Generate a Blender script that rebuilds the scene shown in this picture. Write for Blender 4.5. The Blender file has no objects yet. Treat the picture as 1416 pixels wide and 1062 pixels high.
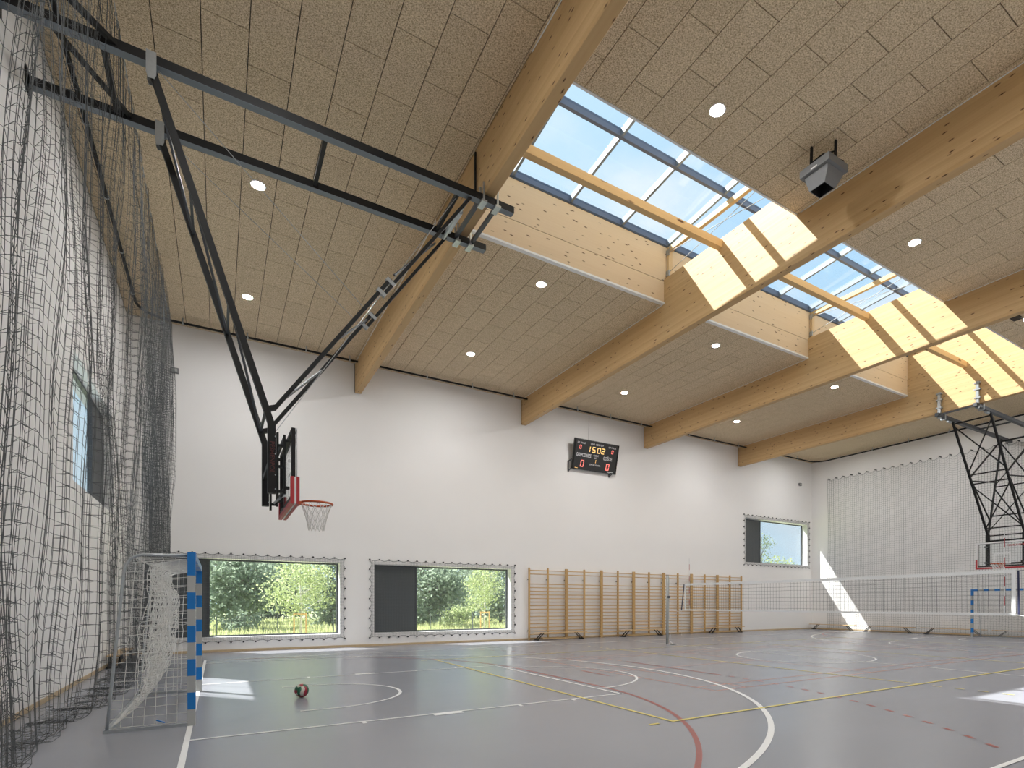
import bpy, math, random
import numpy as np
from mathutils import Vector
random.seed(7); rng = np.random.default_rng(7)
SC = bpy.context.scene
COL = SC.collection

# ------------------------------------------------------------------ camera
CAM = (0.2568, -9.6485, 1.4662)
cd = bpy.data.cameras.new('camera'); cam = bpy.data.objects.new('camera', cd); COL.objects.link(cam)
cam.location = CAM
cam.rotation_euler = (math.pi/2, 0, -0.5638)
cd.sensor_width = 36; cd.sensor_fit = 'HORIZONTAL'
cd.lens = 771.08/1416*36
cd.shift_x = (708-789.41)/1416
cd.shift_y = (834.5-531)/1416
cd.clip_start = 0.05; cd.clip_end = 500
SC.camera = cam

# ------------------------------------------------------------------ sky, sun, exposure
SUN = Vector((0.51, -0.655, -1.0)).normalized()          # direction in which the sunlight travels
w = bpy.data.worlds.new('sky'); SC.world = w; w.use_nodes = True
nt = w.node_tree; nt.nodes.clear()
def wn(t, **k):
    n = nt.nodes.new(t)
    for a, b in k.items(): setattr(n, a, b)
    return n
tc = wn('ShaderNodeTexCoord')
sep = wn('ShaderNodeSeparateXYZ'); nt.links.new(tc.outputs['Generated'], sep.inputs[0])
ramp = wn('ShaderNodeValToRGB'); cr = ramp.color_ramp
cr.elements[0].position = 0.0; cr.elements[0].color = (0.66, 0.83, 0.95, 1)
cr.elements[1].position = 1.0; cr.elements[1].color = (0.20, 0.42, 0.82, 1)
e = cr.elements.new(0.35); e.color = (0.50, 0.75, 0.96, 1)
e = cr.elements.new(0.72); e.color = (0.40, 0.66, 0.94, 1)
nt.links.new(sep.outputs['Z'], ramp.inputs[0])
dot = wn('ShaderNodeVectorMath', operation='DOT_PRODUCT'); dot.inputs[1].default_value = -SUN
nt.links.new(tc.outputs['Generated'], dot.inputs[0])
glow = wn('ShaderNodeMapRange'); glow.inputs[1].default_value = 0.35; glow.inputs[2].default_value = 1.0
nt.links.new(dot.outputs['Value'], glow.inputs[0])
m1 = wn('ShaderNodeMixRGB'); m1.inputs[2].default_value = (0.72, 0.90, 1.0, 1)
nt.links.new(glow.outputs[0], m1.inputs[0]); nt.links.new(ramp.outputs[0], m1.inputs[1])
mp = wn('ShaderNodeMapping'); mp.inputs['Scale'].default_value = (1.6, 1.6, 3.2)
nt.links.new(tc.outputs['Generated'], mp.inputs[0])
cn = wn('ShaderNodeTexNoise'); cn.inputs['Scale'].default_value = 2.6; cn.inputs['Detail'].default_value = 7
nt.links.new(mp.outputs[0], cn.inputs['Vector'])
crn = wn('ShaderNodeValToRGB'); crn.color_ramp.elements[0].position = 0.50; crn.color_ramp.elements[1].position = 0.72
crn.color_ramp.elements[1].color = (0.75, 0.75, 0.75, 1)
nt.links.new(cn.outputs['Fac'], crn.inputs[0])
m2 = wn('ShaderNodeMixRGB'); m2.inputs[2].default_value = (0.90, 0.94, 0.97, 1)
nt.links.new(crn.outputs[0], m2.inputs[0]); nt.links.new(m1.outputs[0], m2.inputs[1])
bg = wn('ShaderNodeBackground'); bg.inputs['Strength'].default_value = 1.15
nt.links.new(m2.outputs[0], bg.inputs[0])
wo = wn('ShaderNodeOutputWorld'); nt.links.new(bg.outputs[0], wo.inputs[0])

sl = bpy.data.lights.new('sun', 'SUN'); sl.energy = 16.5; sl.angle = math.radians(0.53); sl.color = (1.0, 0.975, 0.94)
so = bpy.data.objects.new('sun', sl); COL.objects.link(so); so.location = (0, 0, 40)
so.rotation_euler = SUN.to_track_quat('-Z', 'Y').to_euler()
LAMP = 830.0                                               # radiance of the downlight diffusers
vs = SC.view_settings; vs.view_transform = 'Standard'; vs.look = 'None'; vs.exposure = 0.0; vs.gamma = 1.0
vs.use_curve_mapping = False
SC.cycles.max_bounces = 10; SC.cycles.diffuse_bounces = 6; SC.cycles.glossy_bounces = 4
SC.cycles.transparent_max_bounces = 24; SC.cycles.sample_clamp_indirect = 6
SC.cycles.caustics_reflective = False; SC.cycles.caustics_refractive = False

# ------------------------------------------------------------------ helpers
WL = {}                                                     # world location of each object's frame
class MB:
    def __init__(s): s.v = []; s.f = []; s.mi = []; s.cur = 0
    def add(s, vs_, fs):
        b = len(s.v); s.v.extend([tuple(map(float, q)) for q in vs_])
        for f in fs: s.f.append(tuple(b+i for i in f)); s.mi.append(s.cur)
        return s
    def box(s, x0, x1, y0, y1, z0, z1):
        return s.add([(x0,y0,z0),(x1,y0,z0),(x1,y1,z0),(x0,y1,z0),(x0,y0,z1),(x1,y0,z1),(x1,y1,z1),(x0,y1,z1)],
                     [(0,3,2,1),(4,5,6,7),(0,1,5,4),(1,2,6,5),(2,3,7,6),(3,0,4,7)])
    def bar(s, a, b, wd, ht=None, up=(0,0,1)):              # rectangular bar between two points
        a = Vector(a); b = Vector(b); d = (b-a).normalized(); up = Vector(up)
        if abs(d.dot(up)) > 0.99: up = Vector((0,1,0))
        sx = d.cross(up).normalized()*(wd/2); sz = sx.cross(d).normalized()*((ht or wd)/2)
        q = []
        for p in (a, b): q += [p-sx-sz, p+sx-sz, p+sx+sz, p-sx+sz]
        return s.add(q, [(0,1,2,3),(7,6,5,4),(0,4,5,1),(1,5,6,2),(2,6,7,3),(3,7,4,0)])
    def tube(s, pts, r, n=6, closed=False, cap=True):
        P = np.array([tuple(p) for p in pts], float); m = len(P)
        if closed: T = np.roll(P,-1,0)-np.roll(P,1,0)
        else:
            T = np.empty_like(P); T[1:-1] = P[2:]-P[:-2]; T[0] = P[1]-P[0]; T[-1] = P[-1]-P[-2]
        T /= np.maximum(np.linalg.norm(T,axis=1,keepdims=True),1e-9)
        ref = np.array([0,0,1.0]) if abs(T[:,2]).mean() < 0.8 else np.array([1.0,0.02,0])
        U = np.cross(T, ref); U /= np.maximum(np.linalg.norm(U,axis=1,keepdims=True),1e-9)
        V = np.cross(T, U)
        rr = np.broadcast_to(np.asarray(r,float),(m,))
        b = len(s.v)
        for k in range(n):
            a = 2*math.pi*k/n
        ang = 2*np.pi*np.arange(n)/n
        R = P[:,None,:] + rr[:,None,None]*(np.cos(ang)[None,:,None]*U[:,None,:]+np.sin(ang)[None,:,None]*V[:,None,:])
        s.v.extend(map(tuple, R.reshape(-1,3).tolist()))
        for i in range(m if closed else m-1):
            j = (i+1) % m
            for k in range(n):
                k2 = (k+1) % n
                s.f.append((b+i*n+k, b+i*n+k2, b+j*n+k2, b+j*n+k)); s.mi.append(s.cur)
        if cap and not closed and n > 3:
            s.f.append(tuple(b+k for k in reversed(range(n)))); s.mi.append(s.cur)
            s.f.append(tuple(b+(m-1)*n+k for k in range(n))); s.mi.append(s.cur)
        return s
    def cyl(s, a, b, r, n=12): return s.tube([a, b], r, n)
    def prism(s, poly, off):                                # polygon (3d points) extruded by a vector
        n = len(poly); o = Vector(off)
        q = [Vector(p) for p in poly]; q += [p+o for p in q]
        return s.add(q, [tuple(range(n)), tuple(reversed(range(n,2*n)))]+[(i,i+n,(i+1)%n+n,(i+1)%n) for i in range(n)])
    def quad(s, a, b, c, d): return s.add([a,b,c,d], [(0,1,2,3)])
    def mesh(s, name, mats, off=(0,0,0), smooth=False):
        me = bpy.data.meshes.new(name)
        V = np.array(s.v, float).reshape(-1,3)-np.array(off)
        me.from_pydata(V.tolist(), [], s.f)
        mats = mats if isinstance(mats, (list,tuple)) else [mats]
        for m in mats: me.materials.append(m)
        if len(mats) > 1: me.polygons.foreach_set('material_index', s.mi)
        if smooth: me.polygons.foreach_set('use_smooth', [True]*len(me.polygons))
        me.update()
        return me
    def build(s, name, mats, parent=None, loc=None, smooth=False):
        off = WL[parent] if parent is not None else Vector(loc or (0,0,0))
        me = s.mesh(name, mats, off, smooth)
        o = bpy.data.objects.new(name, me); COL.objects.link(o)
        if parent is not None: o.parent = parent
        else: o.location = off
        WL[o] = Vector(off)
        return o
def tag(o, label=None, cat=None, group=None, kind=None):
    if label: o['label'] = label
    if cat: o['category'] = cat
    if group: o['group'] = group
    if kind: o['kind'] = kind
    return o
def thing(name, loc, label, cat, group=None):
    o = bpy.data.objects.new(name, None); o.empty_display_size = 0.2
    COL.objects.link(o); o.location = loc; WL[o] = Vector(loc)
    return tag(o, label, cat, group)
def struct(o): o['kind'] = 'structure'; return o
def place(name, me, parent, at):                            # share a mesh: child of parent at world point
    o = bpy.data.objects.new(name, me); COL.objects.link(o); o.parent = parent
    o.location = Vector(at)-WL[parent]; WL[o] = Vector(at)
    return o
def text_mb(s, size, origin, ux, uy, depth=0.002, align='CENTER', squeeze=1.0):
    cu = bpy.data.curves.new('t','FONT'); cu.body = s; cu.size = size; cu.align_x = align; cu.offset = size*0.010; cu.align_y = 'CENTER'
    ob = bpy.data.objects.new('t', cu); COL.objects.link(ob)
    dg = bpy.context.evaluated_depsgraph_get(); me = bpy.data.meshes.new_from_object(ob.evaluated_get(dg))
    mb = MB(); ux = Vector(ux).normalized(); uy = Vector(uy).normalized(); o = Vector(origin)+ux.cross(uy)*depth
    mb.add([o+ux*(v.co.x*squeeze)+uy*v.co.y for v in me.vertices], [tuple(p.vertices) for p in me.polygons])
    bpy.data.objects.remove(ob); bpy.data.curves.remove(cu); bpy.data.meshes.remove(me)
    return mb

# ------------------------------------------------------------------ materials
def newmat(name):
    m = bpy.data.materials.new(name); m.use_nodes = True
    n = m.node_tree; b = n.nodes['Principled BSDF']
    return m, n, b
def plain(name, col, rough=0.5, metal=0.0, var=0.0, scale=8.0, spec=0.5, bump=0.0):
    m, n, b = newmat(name)
    b.inputs['Roughness'].default_value = rough; b.inputs['Metallic'].default_value = metal
    b.inputs['Specular IOR Level'].default_value = spec
    c = (*col, 1)
    t = n.nodes.new('ShaderNodeTexCoord'); x = n.nodes.new('ShaderNodeTexNoise'); x.inputs['Scale'].default_value = scale
    x.inputs['Detail'].default_value = 4
    n.links.new(t.outputs['Object'], x.inputs['Vector'])
    r = n.nodes.new('ShaderNodeMixRGB')
    r.inputs[1].default_value = tuple(max(0,k*(1-var)) for k in col)+(1,); r.inputs[2].default_value = tuple(min(1,k*(1+var)) for k in col)+(1,)
    n.links.new(x.outputs['Fac'], r.inputs[0]); n.links.new(r.outputs[0], b.inputs['Base Color'])
    if bump:
        bp = n.nodes.new('ShaderNodeBump'); bp.inputs['Strength'].default_value = bump; bp.inputs['Distance'].default_value = 0.01
        n.links.new(x.outputs['Fac'], bp.inputs['Height']); n.links.new(bp.outputs[0], b.inputs['Normal'])
    return m
def wood(name, light, dark, knot, axis='Y', layer=0.045, knots=5.5, rough=0.55, seams=True):
    """glued softwood: lamellas stacked in z, grain along axis, small dark knots"""
    m, n, b = newmat(name); L = n.links.new; N = n.nodes.new
    t = N('ShaderNodeTexCoord'); g = N('ShaderNodeNewGeometry')
    sp = N('ShaderNodeSeparateXYZ'); L(g.outputs['Position'], sp.inputs[0])
    mp = N('ShaderNodeMapping'); L(g.outputs['Position'], mp.inputs[0])
    sc_ = {'Y':(9,0.5,22),'X':(0.5,9,22),'Z':(22,22,0.6)}[axis]; mp.inputs['Scale'].default_value = sc_
    gr = N('ShaderNodeTexNoise'); gr.inputs['Scale'].default_value = 1.6; gr.inputs['Detail'].default_value = 6; L(mp.outputs[0], gr.inputs['Vector'])
    lay = N('ShaderNodeMath'); lay.operation = 'DIVIDE'; L(sp.outputs['Z'], lay.inputs[0]); lay.inputs[1].default_value = layer
    fl = N('ShaderNodeMath'); fl.operation = 'FLOOR'; L(lay.outputs[0], fl.inputs[0])
    wh = N('ShaderNodeTexWhiteNoise'); wh.noise_dimensions = '1D'; L(fl.outputs[0], wh.inputs['W'])
    mix = N('ShaderNodeMixRGB'); mix.inputs[1].default_value = (*light,1); mix.inputs[2].default_value = (*dark,1)
    ad = N('ShaderNodeMath'); ad.operation = 'MULTIPLY_ADD'; L(wh.outputs['Value'], ad.inputs[0]); ad.inputs[1].default_value = 0.40 if seams else 0.1
    gs = N('ShaderNodeMath'); gs.operation = 'MULTIPLY'; L(gr.outputs['Fac'], gs.inputs[0]); gs.inputs[1].default_value = 0.62
    L(gs.outputs[0], ad.inputs[2]); L(ad.outputs[0], mix.inputs[0])
    km = N('ShaderNodeMapping'); L(g.outputs['Position'], km.inputs[0])
    km.inputs['Scale'].default_value = {'Y':(2,0.55,2),'X':(0.55,2,2),'Z':(2,2,0.55)}[axis]
    vo = N('ShaderNodeTexVoronoi'); vo.inputs['Scale'].default_value = knots; L(km.outputs[0], vo.inputs['Vector'])
    kr = N('ShaderNodeValToRGB'); kr.color_ramp.elements[0].position = 0.08; kr.color_ramp.elements[0].color = (1,1,1,1)
    kr.color_ramp.elements[1].position = 0.17; kr.color_ramp.elements[1].color = (0,0,0,1)
    L(vo.outputs['Distance'], kr.inputs[0])
    mk = N('ShaderNodeMixRGB'); mk.inputs[2].default_value = (*knot,1); L(kr.outputs[0], mk.inputs[0]); L(mix.outputs[0], mk.inputs[1])
    L(mk.outputs[0], b.inputs['Base Color']); b.inputs['Roughness'].default_value = rough
    b.inputs['Specular IOR Level'].default_value = 0.3
    return m
M = {}
M['wall'] = plain('white_wall_paint', (0.86,0.85,0.835), 0.85, var=0.015, scale=1.2, spec=0.2)
M['reveal'] = plain('white_reveal_paint', (0.84,0.84,0.83), 0.7, spec=0.2)
M['black'] = plain('black_powder_coat', (0.010,0.010,0.010), 0.55, var=0.15, spec=0.3)
M['darkgrey'] = plain('anthracite_metal', (0.055,0.062,0.07), 0.45, var=0.08)
M['skyframe'] = plain('blue_grey_aluminium', (0.15,0.18,0.25), 0.35, metal=0.25, var=0.06)
M['skymull'] = plain('light_grey_aluminium', (0.27,0.32,0.37), 0.35, metal=0.3, var=0.05)
M['steel'] = plain('galvanised_steel', (0.42,0.45,0.47), 0.35, metal=0.7, var=0.15, scale=25)
M['alu'] = plain('anodised_aluminium', (0.44,0.45,0.44), 0.4, metal=0.35, var=0.08, scale=15)
M['blue'] = plain('blue_sticker', (0.0,0.17,0.52), 0.4)
M['white'] = plain('white_plastic', (0.82,0.83,0.83), 0.5)
M['whitepaint'] = plain('white_floor_paint', (0.80,0.80,0.78), 0.4, var=0.03, scale=6)
M['yellow'] = plain('yellow_floor_paint', (0.72,0.60,0.14), 0.4, var=0.04)
M['red'] = plain('dark_red_floor_paint', (0.30,0.075,0.06), 0.4, var=0.08)
M['orangered'] = plain('orange_red_floor_paint', (0.42,0.17,0.12), 0.4, var=0.08)
M['redpad'] = plain('red_foam_padding', (0.42,0.03,0.035), 0.5, var=0.05)
M['rim'] = plain('orange_steel_rim', (0.50,0.09,0.02), 0.4)
M['netdark'] = plain('dark_grey_net_cord', (0.085,0.092,0.095), 0.8, var=0.2)
M['netgrey'] = plain('grey_net_cord', (0.14,0.145,0.15), 0.8, var=0.2)
M['netwhite'] = plain('white_net_cord', (0.75,0.75,0.72), 0.8, var=0.08)
M['netblack'] = plain('black_net_cord', (0.03,0.032,0.035), 0.8, var=0.2)
M['navy'] = plain('navy_webbing', (0.02,0.025,0.07), 0.7)
M['grille'] = plain('grey_speaker_housing', (0.20,0.205,0.21), 0.55, var=0.05)
M['baseboard'] = plain('pine_baseboard', (0.55,0.42,0.26), 0.5, var=0.12, scale=12)
M['beech'] = plain('varnished_beech', (0.56,0.36,0.15), 0.4, var=0.16, scale=20)
M['rung'] = plain('varnished_pine_rung', (0.60,0.41,0.20), 0.4, var=0.14, scale=20)
M['joint'] = plain('dark_ceiling_backing', (0.05,0.04,0.03), 0.9)
M['beam'] = wood('glued_spruce_beam', (0.66,0.46,0.24), (0.49,0.31,0.14), (0.10,0.045,0.015), 'Y')
M['curb'] = wood('spruce_board_panel', (0.80,0.65,0.45), (0.69,0.52,0.32), (0.13,0.06,0.025), 'X', layer=0.9, knots=5.0)
M['tie'] = wood('spruce_timber_x', (0.74,0.55,0.30), (0.58,0.38,0.17), (0.12,0.05,0.02), 'X', layer=0.06, knots=2.2)
M['strut'] = wood('spruce_timber_y', (0.74,0.55,0.30), (0.58,0.38,0.17), (0.12,0.05,0.02), 'Y', layer=0.06, knots=2.2)
M['post'] = wood('spruce_timber_z', (0.74,0.56,0.32), (0.60,0.41,0.20), (0.12,0.05,0.02), 'Z', layer=9, knots=2.2)

def ceiling_mat():
    m, n, b = newmat('wood_wool_panel'); L = n.links.new; N = n.nodes.new
    g = N('ShaderNodeNewGeometry'); oi = N('ShaderNodeObjectInfo')
    a = N('ShaderNodeTexNoise'); a.inputs['Scale'].default_value = 52; a.inputs['Detail'].default_value = 3; a.inputs['Roughness'].default_value = 0.8; L(g.outputs['Position'], a.inputs['Vector'])
    r = N('ShaderNodeValToRGB'); r.color_ramp.elements[0].position = 0.33; r.color_ramp.elements[0].color = (0.26,0.185,0.105,1)
    r.color_ramp.elements[1].position = 0.68; r.color_ramp.elements[1].color = (0.92,0.80,0.60,1)
    e = r.color_ramp.elements.new(0.5); e.color = (0.66,0.53,0.36,1)
    L(a.outputs['Fac'], r.inputs[0])
    hv = N('ShaderNodeHueSaturation'); mr = N('ShaderNodeMapRange'); mr.inputs[3].default_value = 0.97; mr.inputs[4].default_value = 1.03
    L(oi.outputs['Random'], mr.inputs[0]); L(mr.outputs[0], hv.inputs['Value']); L(r.outputs[0], hv.inputs['Color'])
    L(hv.outputs[0], b.inputs['Base Color']); b.inputs['Roughness'].default_value = 0.95; b.inputs['Specular IOR Level'].default_value = 0.1
    bp = N('ShaderNodeBump'); bp.inputs['Strength'].default_value = 0.4; bp.inputs['Distance'].default_value = 0.006
    L(a.outputs['Fac'], bp.inputs['Height']); L(bp.outputs[0], b.inputs['Normal'])
    return m
M['ceil'] = ceiling_mat()
def floor_mat():
    m, n, b = newmat('grey_sports_vinyl'); L = n.links.new; N = n.nodes.new
    g = N('ShaderNodeNewGeometry')
    a = N('ShaderNodeTexNoise'); a.inputs['Scale'].default_value = 0.55; a.inputs['Detail'].default_value = 7; L(g.outputs['Position'], a.inputs['Vector'])
    c = N('ShaderNodeMixRGB'); c.inputs[1].default_value = (0.245,0.252,0.280,1); c.inputs[2].default_value = (0.275,0.283,0.312,1)
    L(a.outputs['Fac'], c.inputs[0]); L(c.outputs[0], b.inputs['Base Color'])
    mp = N('ShaderNodeMapping'); mp.inputs['Scale'].default_value = (0.35,2.2,1); L(g.outputs['Position'], mp.inputs[0])
    s = N('ShaderNodeTexNoise'); s.inputs['Scale'].default_value = 2.0; s.inputs['Detail'].default_value = 6; L(mp.outputs[0], s.inputs['Vector'])
    r = N('ShaderNodeMapRange'); r.inputs[3].default_value = 0.235; r.inputs[4].default_value = 0.275
    L(s.outputs['Fac'], r.inputs[0]); L(r.outputs[0], b.inputs['Roughness'])
    b.inputs['Specular IOR Level'].default_value = 0.55
    return m
M['floor'] = floor_mat()
def glass_mat(name, tint=(0.97,0.985,0.99), gloss=0.08):
    m = bpy.data.materials.new(name); m.use_nodes = True; n = m.node_tree; n.nodes.clear(); L = n.links.new; N = n.nodes.new
    t = N('ShaderNodeBsdfTransparent'); t.inputs[0].default_value = (*tint,1)
    g = N('ShaderNodeBsdfGlossy'); g.inputs['Roughness'].default_value = 0.02
    lw = N('ShaderNodeLayerWeight'); lw.inputs[0].default_value = 0.5
    pw = N('ShaderNodeMath'); pw.operation = 'POWER'; pw.inputs[1].default_value = 4.0; L(lw.outputs['Facing'], pw.inputs[0])
    mu = N('ShaderNodeMath'); mu.operation = 'MULTIPLY_ADD'; mu.inputs[1].default_value = 0.35; mu.inputs[2].default_value = 0.03; L(pw.outputs[0], mu.inputs[0])
    x = N('ShaderNodeMixShader'); L(mu.outputs[0], x.inputs[0]); L(t.outputs[0], x.inputs[1]); L(g.outputs[0], x.inputs[2])
    o = N('ShaderNodeOutputMaterial'); L(x.outputs[0], o.inputs[0])
    return m
M['glass'] = glass_mat('window_glass')
def emit(name, col, st):
    m = bpy.data.materials.new(name); m.use_nodes = True; n = m.node_tree; n.nodes.clear()
    em = n.nodes.new('ShaderNodeEmission'); em.inputs[0].default_value = (*col,1); em.inputs[1].default_value = st
    o = n.nodes.new('ShaderNodeOutputMaterial'); n.links.new(em.outputs[0], o.inputs[0])
    return m
M['lamp'] = emit('lamp_diffuser_glow', (0.985,0.99,1.0), LAMP)
M['ledred'] = emit('red_led_digit', (1.0,0.22,0.18), 1.6)
M['ledamber'] = emit('amber_led_digit', (1.0,0.62,0.22), 1.5)
def ribbed_mat():
    m, n, b = newmat('ribbed_anthracite_panel'); L = n.links.new; N = n.nodes.new
    g = N('ShaderNodeNewGeometry'); wv = N('ShaderNodeTexWave'); wv.inputs['Scale'].default_value = 9; wv.bands_direction = 'X'
    L(g.outputs['Position'], wv.inputs['Vector'])
    bp = N('ShaderNodeBump'); bp.inputs['Strength'].default_value = 0.5; bp.inputs['Distance'].default_value = 0.01; L(wv.outputs['Fac'], bp.inputs['Height'])
    L(bp.outputs[0], b.inputs['Normal']); b.inputs['Base Color'].default_value = (0.085,0.097,0.102,1); b.inputs['Roughness'].default_value = 0.5
    return m
M['ribbed'] = ribbed_mat()

# ------------------------------------------------------------------ the hall: dimensions
XL, XR, YF, YB, ZC = -1.92, 29.40, -10.75, 10.25, 9.60
TW = 0.42
BX = [4.17, 10.49, 16.81, 23.13]; BW = 0.20; BZ0, BZ1 = 8.60, 10.26
SKX0, SKX1, SKY0, SKY1 = 4.37, 23.13, -2.30, 1.80

# floor with painted lines ------------------------------------------------
floor = struct(MB().box(XL, XR, YF, YB, -0.2, 0.0).build('floor', M['floor']))
def arc_pts(cx, cy, r, a0, a1, n=64):
    return [(cx+r*math.cos(a0+(a1-a0)*i/n), cy+r*math.sin(a0+(a1-a0)*i/n)) for i in range(n+1)]
def strip(pts, wd, mat, layer, name='court_line', closed=False):
    P = np.array(pts, float); m = len(P)
    if closed: T = np.roll(P,-1,0)-np.roll(P,1,0)
    else:
        T = np.empty_like(P); T[0] = P[1]-P[0]; T[-1] = P[-1]-P[-2]
        if m > 2: T[1:-1] = P[2:]-P[:-2]
    T /= np.linalg.norm(T,axis=1,keepdims=True); Nn = np.stack([-T[:,1],T[:,0]],1)*wd/2
    z = 0.0012*layer; mb = MB()
    v = [(*q,z) for q in P+Nn]+[(*q,z) for q in P-Nn]
    f = [(m+i, m+(i+1)%m, (i+1)%m, i) for i in range(m if closed else m-1)]
    mb.add(v, f); return mb.build(name, mat, floor)
def rect(x0, x1, y0, y1, mat, layer, name='court_line'):
    z = 0.0012*layer
    return MB().quad((x0,y0,z),(x1,y0,z),(x1,y1,z),(x0,y1,z)).build(name, mat, floor)
W5 = 0.05
def mir(x): return 28-x
for sgn in (0, 1):
    mx = (lambda x: x) if sgn == 0 else mir
    def R(x0, x1, y0, y1, mat, lay, nm='court_line'):
        a, b = mx(x0), mx(x1); return rect(min(a,b), max(a,b), y0, y1, mat, lay, nm)
    def ST(pts, wd, mat, lay, nm='court_line'): return strip([(mx(x),y) for x,y in pts], wd, mat, lay, nm)
    # basketball, white
    R(-0.055, 0.0, -7.5, 7.5, M['whitepaint'], 4, 'end_line')
    R(0, 5.8, -2.45, -2.40, M['whitepaint'], 3, 'lane_line'); R(0, 5.8, 2.40, 2.45, M['whitepaint'], 3, 'lane_line')
    R(5.75, 5.8, -2.45, 2.45, M['whitepaint'], 3, 'free_throw_line')
    ST(arc_pts(5.8, 0, 1.775, -math.pi/2, math.pi/2, 48), W5, M['whitepaint'], 3, 'free_throw_arc')
    for yy, s_ in ((-2.45,-1),(2.45,1)):
        for xa, xb in ((1.75,1.80),(2.65,3.05),(3.90,3.95),(4.80,4.85)):
            R(xa, xb, min(yy,yy+s_*0.1), max(yy,yy+s_*0.1), M['whitepaint'], 3, 'lane_mark')
    ST([(1.2,-1.275)]+arc_pts(1.575, 0, 1.275, -math.pi/2, math.pi/2, 48)+[(1.2,1.275)], W5, M['whitepaint'], 3, 'no_charge_arc')
    ph = math.asin(6.6/6.80)
    ST([(0,-6.6)]+arc_pts(1.575, 0, 6.80, -ph, ph, 96)+[(0,6.6)], 0.07, M['whitepaint'], 4, 'three_point_arc')
    # handball, dark red
    ST([(0,-7.4)]*0+arc_pts(0,-1.5,5.97,-math.pi/2,0,48)+arc_pts(0,1.5,5.97,0,math.pi/2,48), 0.06, M['red'], 2, 'goal_area_line')
    R(6.93, 6.99, -0.5, 0.5, M['red'], 2, 'seven_metre_mark')
    pth = arc_pts(0,-1.5,8.97,-math.radians(80),0,400)+arc_pts(0,1.5,8.97,0,math.radians(80),400)
    acc = 0.0; seg = []; on = True
    for a, b in zip(pth[:-1], pth[1:]):
        if not seg: seg = [a]
        acc += math.dist(a, b)
        if on: seg.append(b)
        else: seg = [b]
        if acc >= (0.15 if on else 0.21):
            if on and abs(seg[0][1]) < 7.4: ST(seg, 0.06, M['red'], 2, 'free_throw_dash')
            acc = 0; on = not on; seg = []
    # volleyball, yellow
    R(5.0, 5.05, -4.5, 4.5, M['yellow'], 5, 'volleyball_end_line')
    R(10.98, 11.03, -4.5, 4.5, M['yellow'], 5, 'volleyball_attack_line')
    for s_ in (-1, 1):
        R(4.65, 4.80, s_*4.475-0.025, s_*4.475+0.025, M['yellow'], 5, 'volleyball_dash')
        for k in range(5):
            y0 = s_*(4.70+0.35*k); R(10.98, 11.03, min(y0,y0+s_*0.15), max(y0,y0+s_*0.15), M['yellow'], 5, 'volleyball_dash')
    # badminton, orange red
    R(7.30, 7.34, -3.05, 3.05, M['orangered'], 1, 'badminton_line'); R(8.06, 8.10, -3.05, 3.05, M['orangered'], 1, 'badminton_line')
    R(12.0, 12.04, -3.05, 3.05, M['orangered'], 1, 'badminton_line'); R(7.3, 12.04, -0.02, 0.02, M['orangered'], 1, 'badminton_line')
for yy in (-7.5, 7.45): rect(0, 28, yy, yy+0.05, M['whitepaint'], 4, 'side_line')
rect(13.975, 14.025, -7.5, 7.5, M['whitepaint'], 3, 'centre_line')
strip(arc_pts(14, 0, 1.775, 0, 2*math.pi, 72)[:-1], W5, M['whitepaint'], 4, 'centre_circle', closed=True)
for yy in (-4.5, 4.45): rect(5.0, 23.0, yy, yy+0.05, M['yellow'], 6, 'volleyball_side_line')
for yy in (-3.05, -2.60, 2.56, 3.01): rect(7.3, 20.7, yy, yy+0.04, M['orangered'], 1, 'badminton_line')

# walls -------------------------------------------------------------------
WTOP = 9.95
WIN_B = [(-1.55, 3.70, 0.44, 2.83), (4.80, 10.05, 0.44, 2.83), (23.72, 28.98, 3.65, 6.00)]
mb = MB(); y0, y1 = YB, YB+TW
xs = XL-TW
for x0, x1, z0, z1 in WIN_B:
    mb.box(xs, x0, y0, y1, -0.2, WTOP); mb.box(x0, x1, y0, y1, -0.2, z0); mb.box(x0, x1, y0, y1, z1, WTOP); xs = x1
mb.box(xs, XR+TW, y0, y1, -0.2, WTOP)
struct(mb.build('wall_back', M['wall']))
WL_Y0, WL_Y1, WL_Z0, WL_Z1 = 3.42, 7.92, 3.65, 6.00
mb = MB()
mb.box(XL-TW, XL, YF, WL_Y0, -0.2, WTOP); mb.box(XL-TW, XL, WL_Y1, YB, -0.2, WTOP)
mb.box(XL-TW, XL, WL_Y0, WL_Y1, -0.2, WL_Z0); mb.box(XL-TW, XL, WL_Y0, WL_Y1, WL_Z1, WTOP)
struct(mb.build('wall_left', M['wall']))
struct(MB().box(XR, XR+TW, YF, YB, -0.2, WTOP).build('wall_right', M['wall']))
struct(MB().box(XL-TW, XR+TW, YF-TW, YF, -0.2, WTOP).build('wall_front', M['wall']))
struct(MB().box(XL, XR, YB-0.015, YB, 0, 0.07).build('baseboard_back', M['baseboard']))
struct(MB().box(XL, XL+0.015, YF, YB-0.015, 0, 0.07).build('baseboard_left', M['baseboard']))
struct(MB().box(XR-0.015, XR, YF, YB-0.015, 0, 0.07).build('baseboard_right', M['baseboard']))

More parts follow.
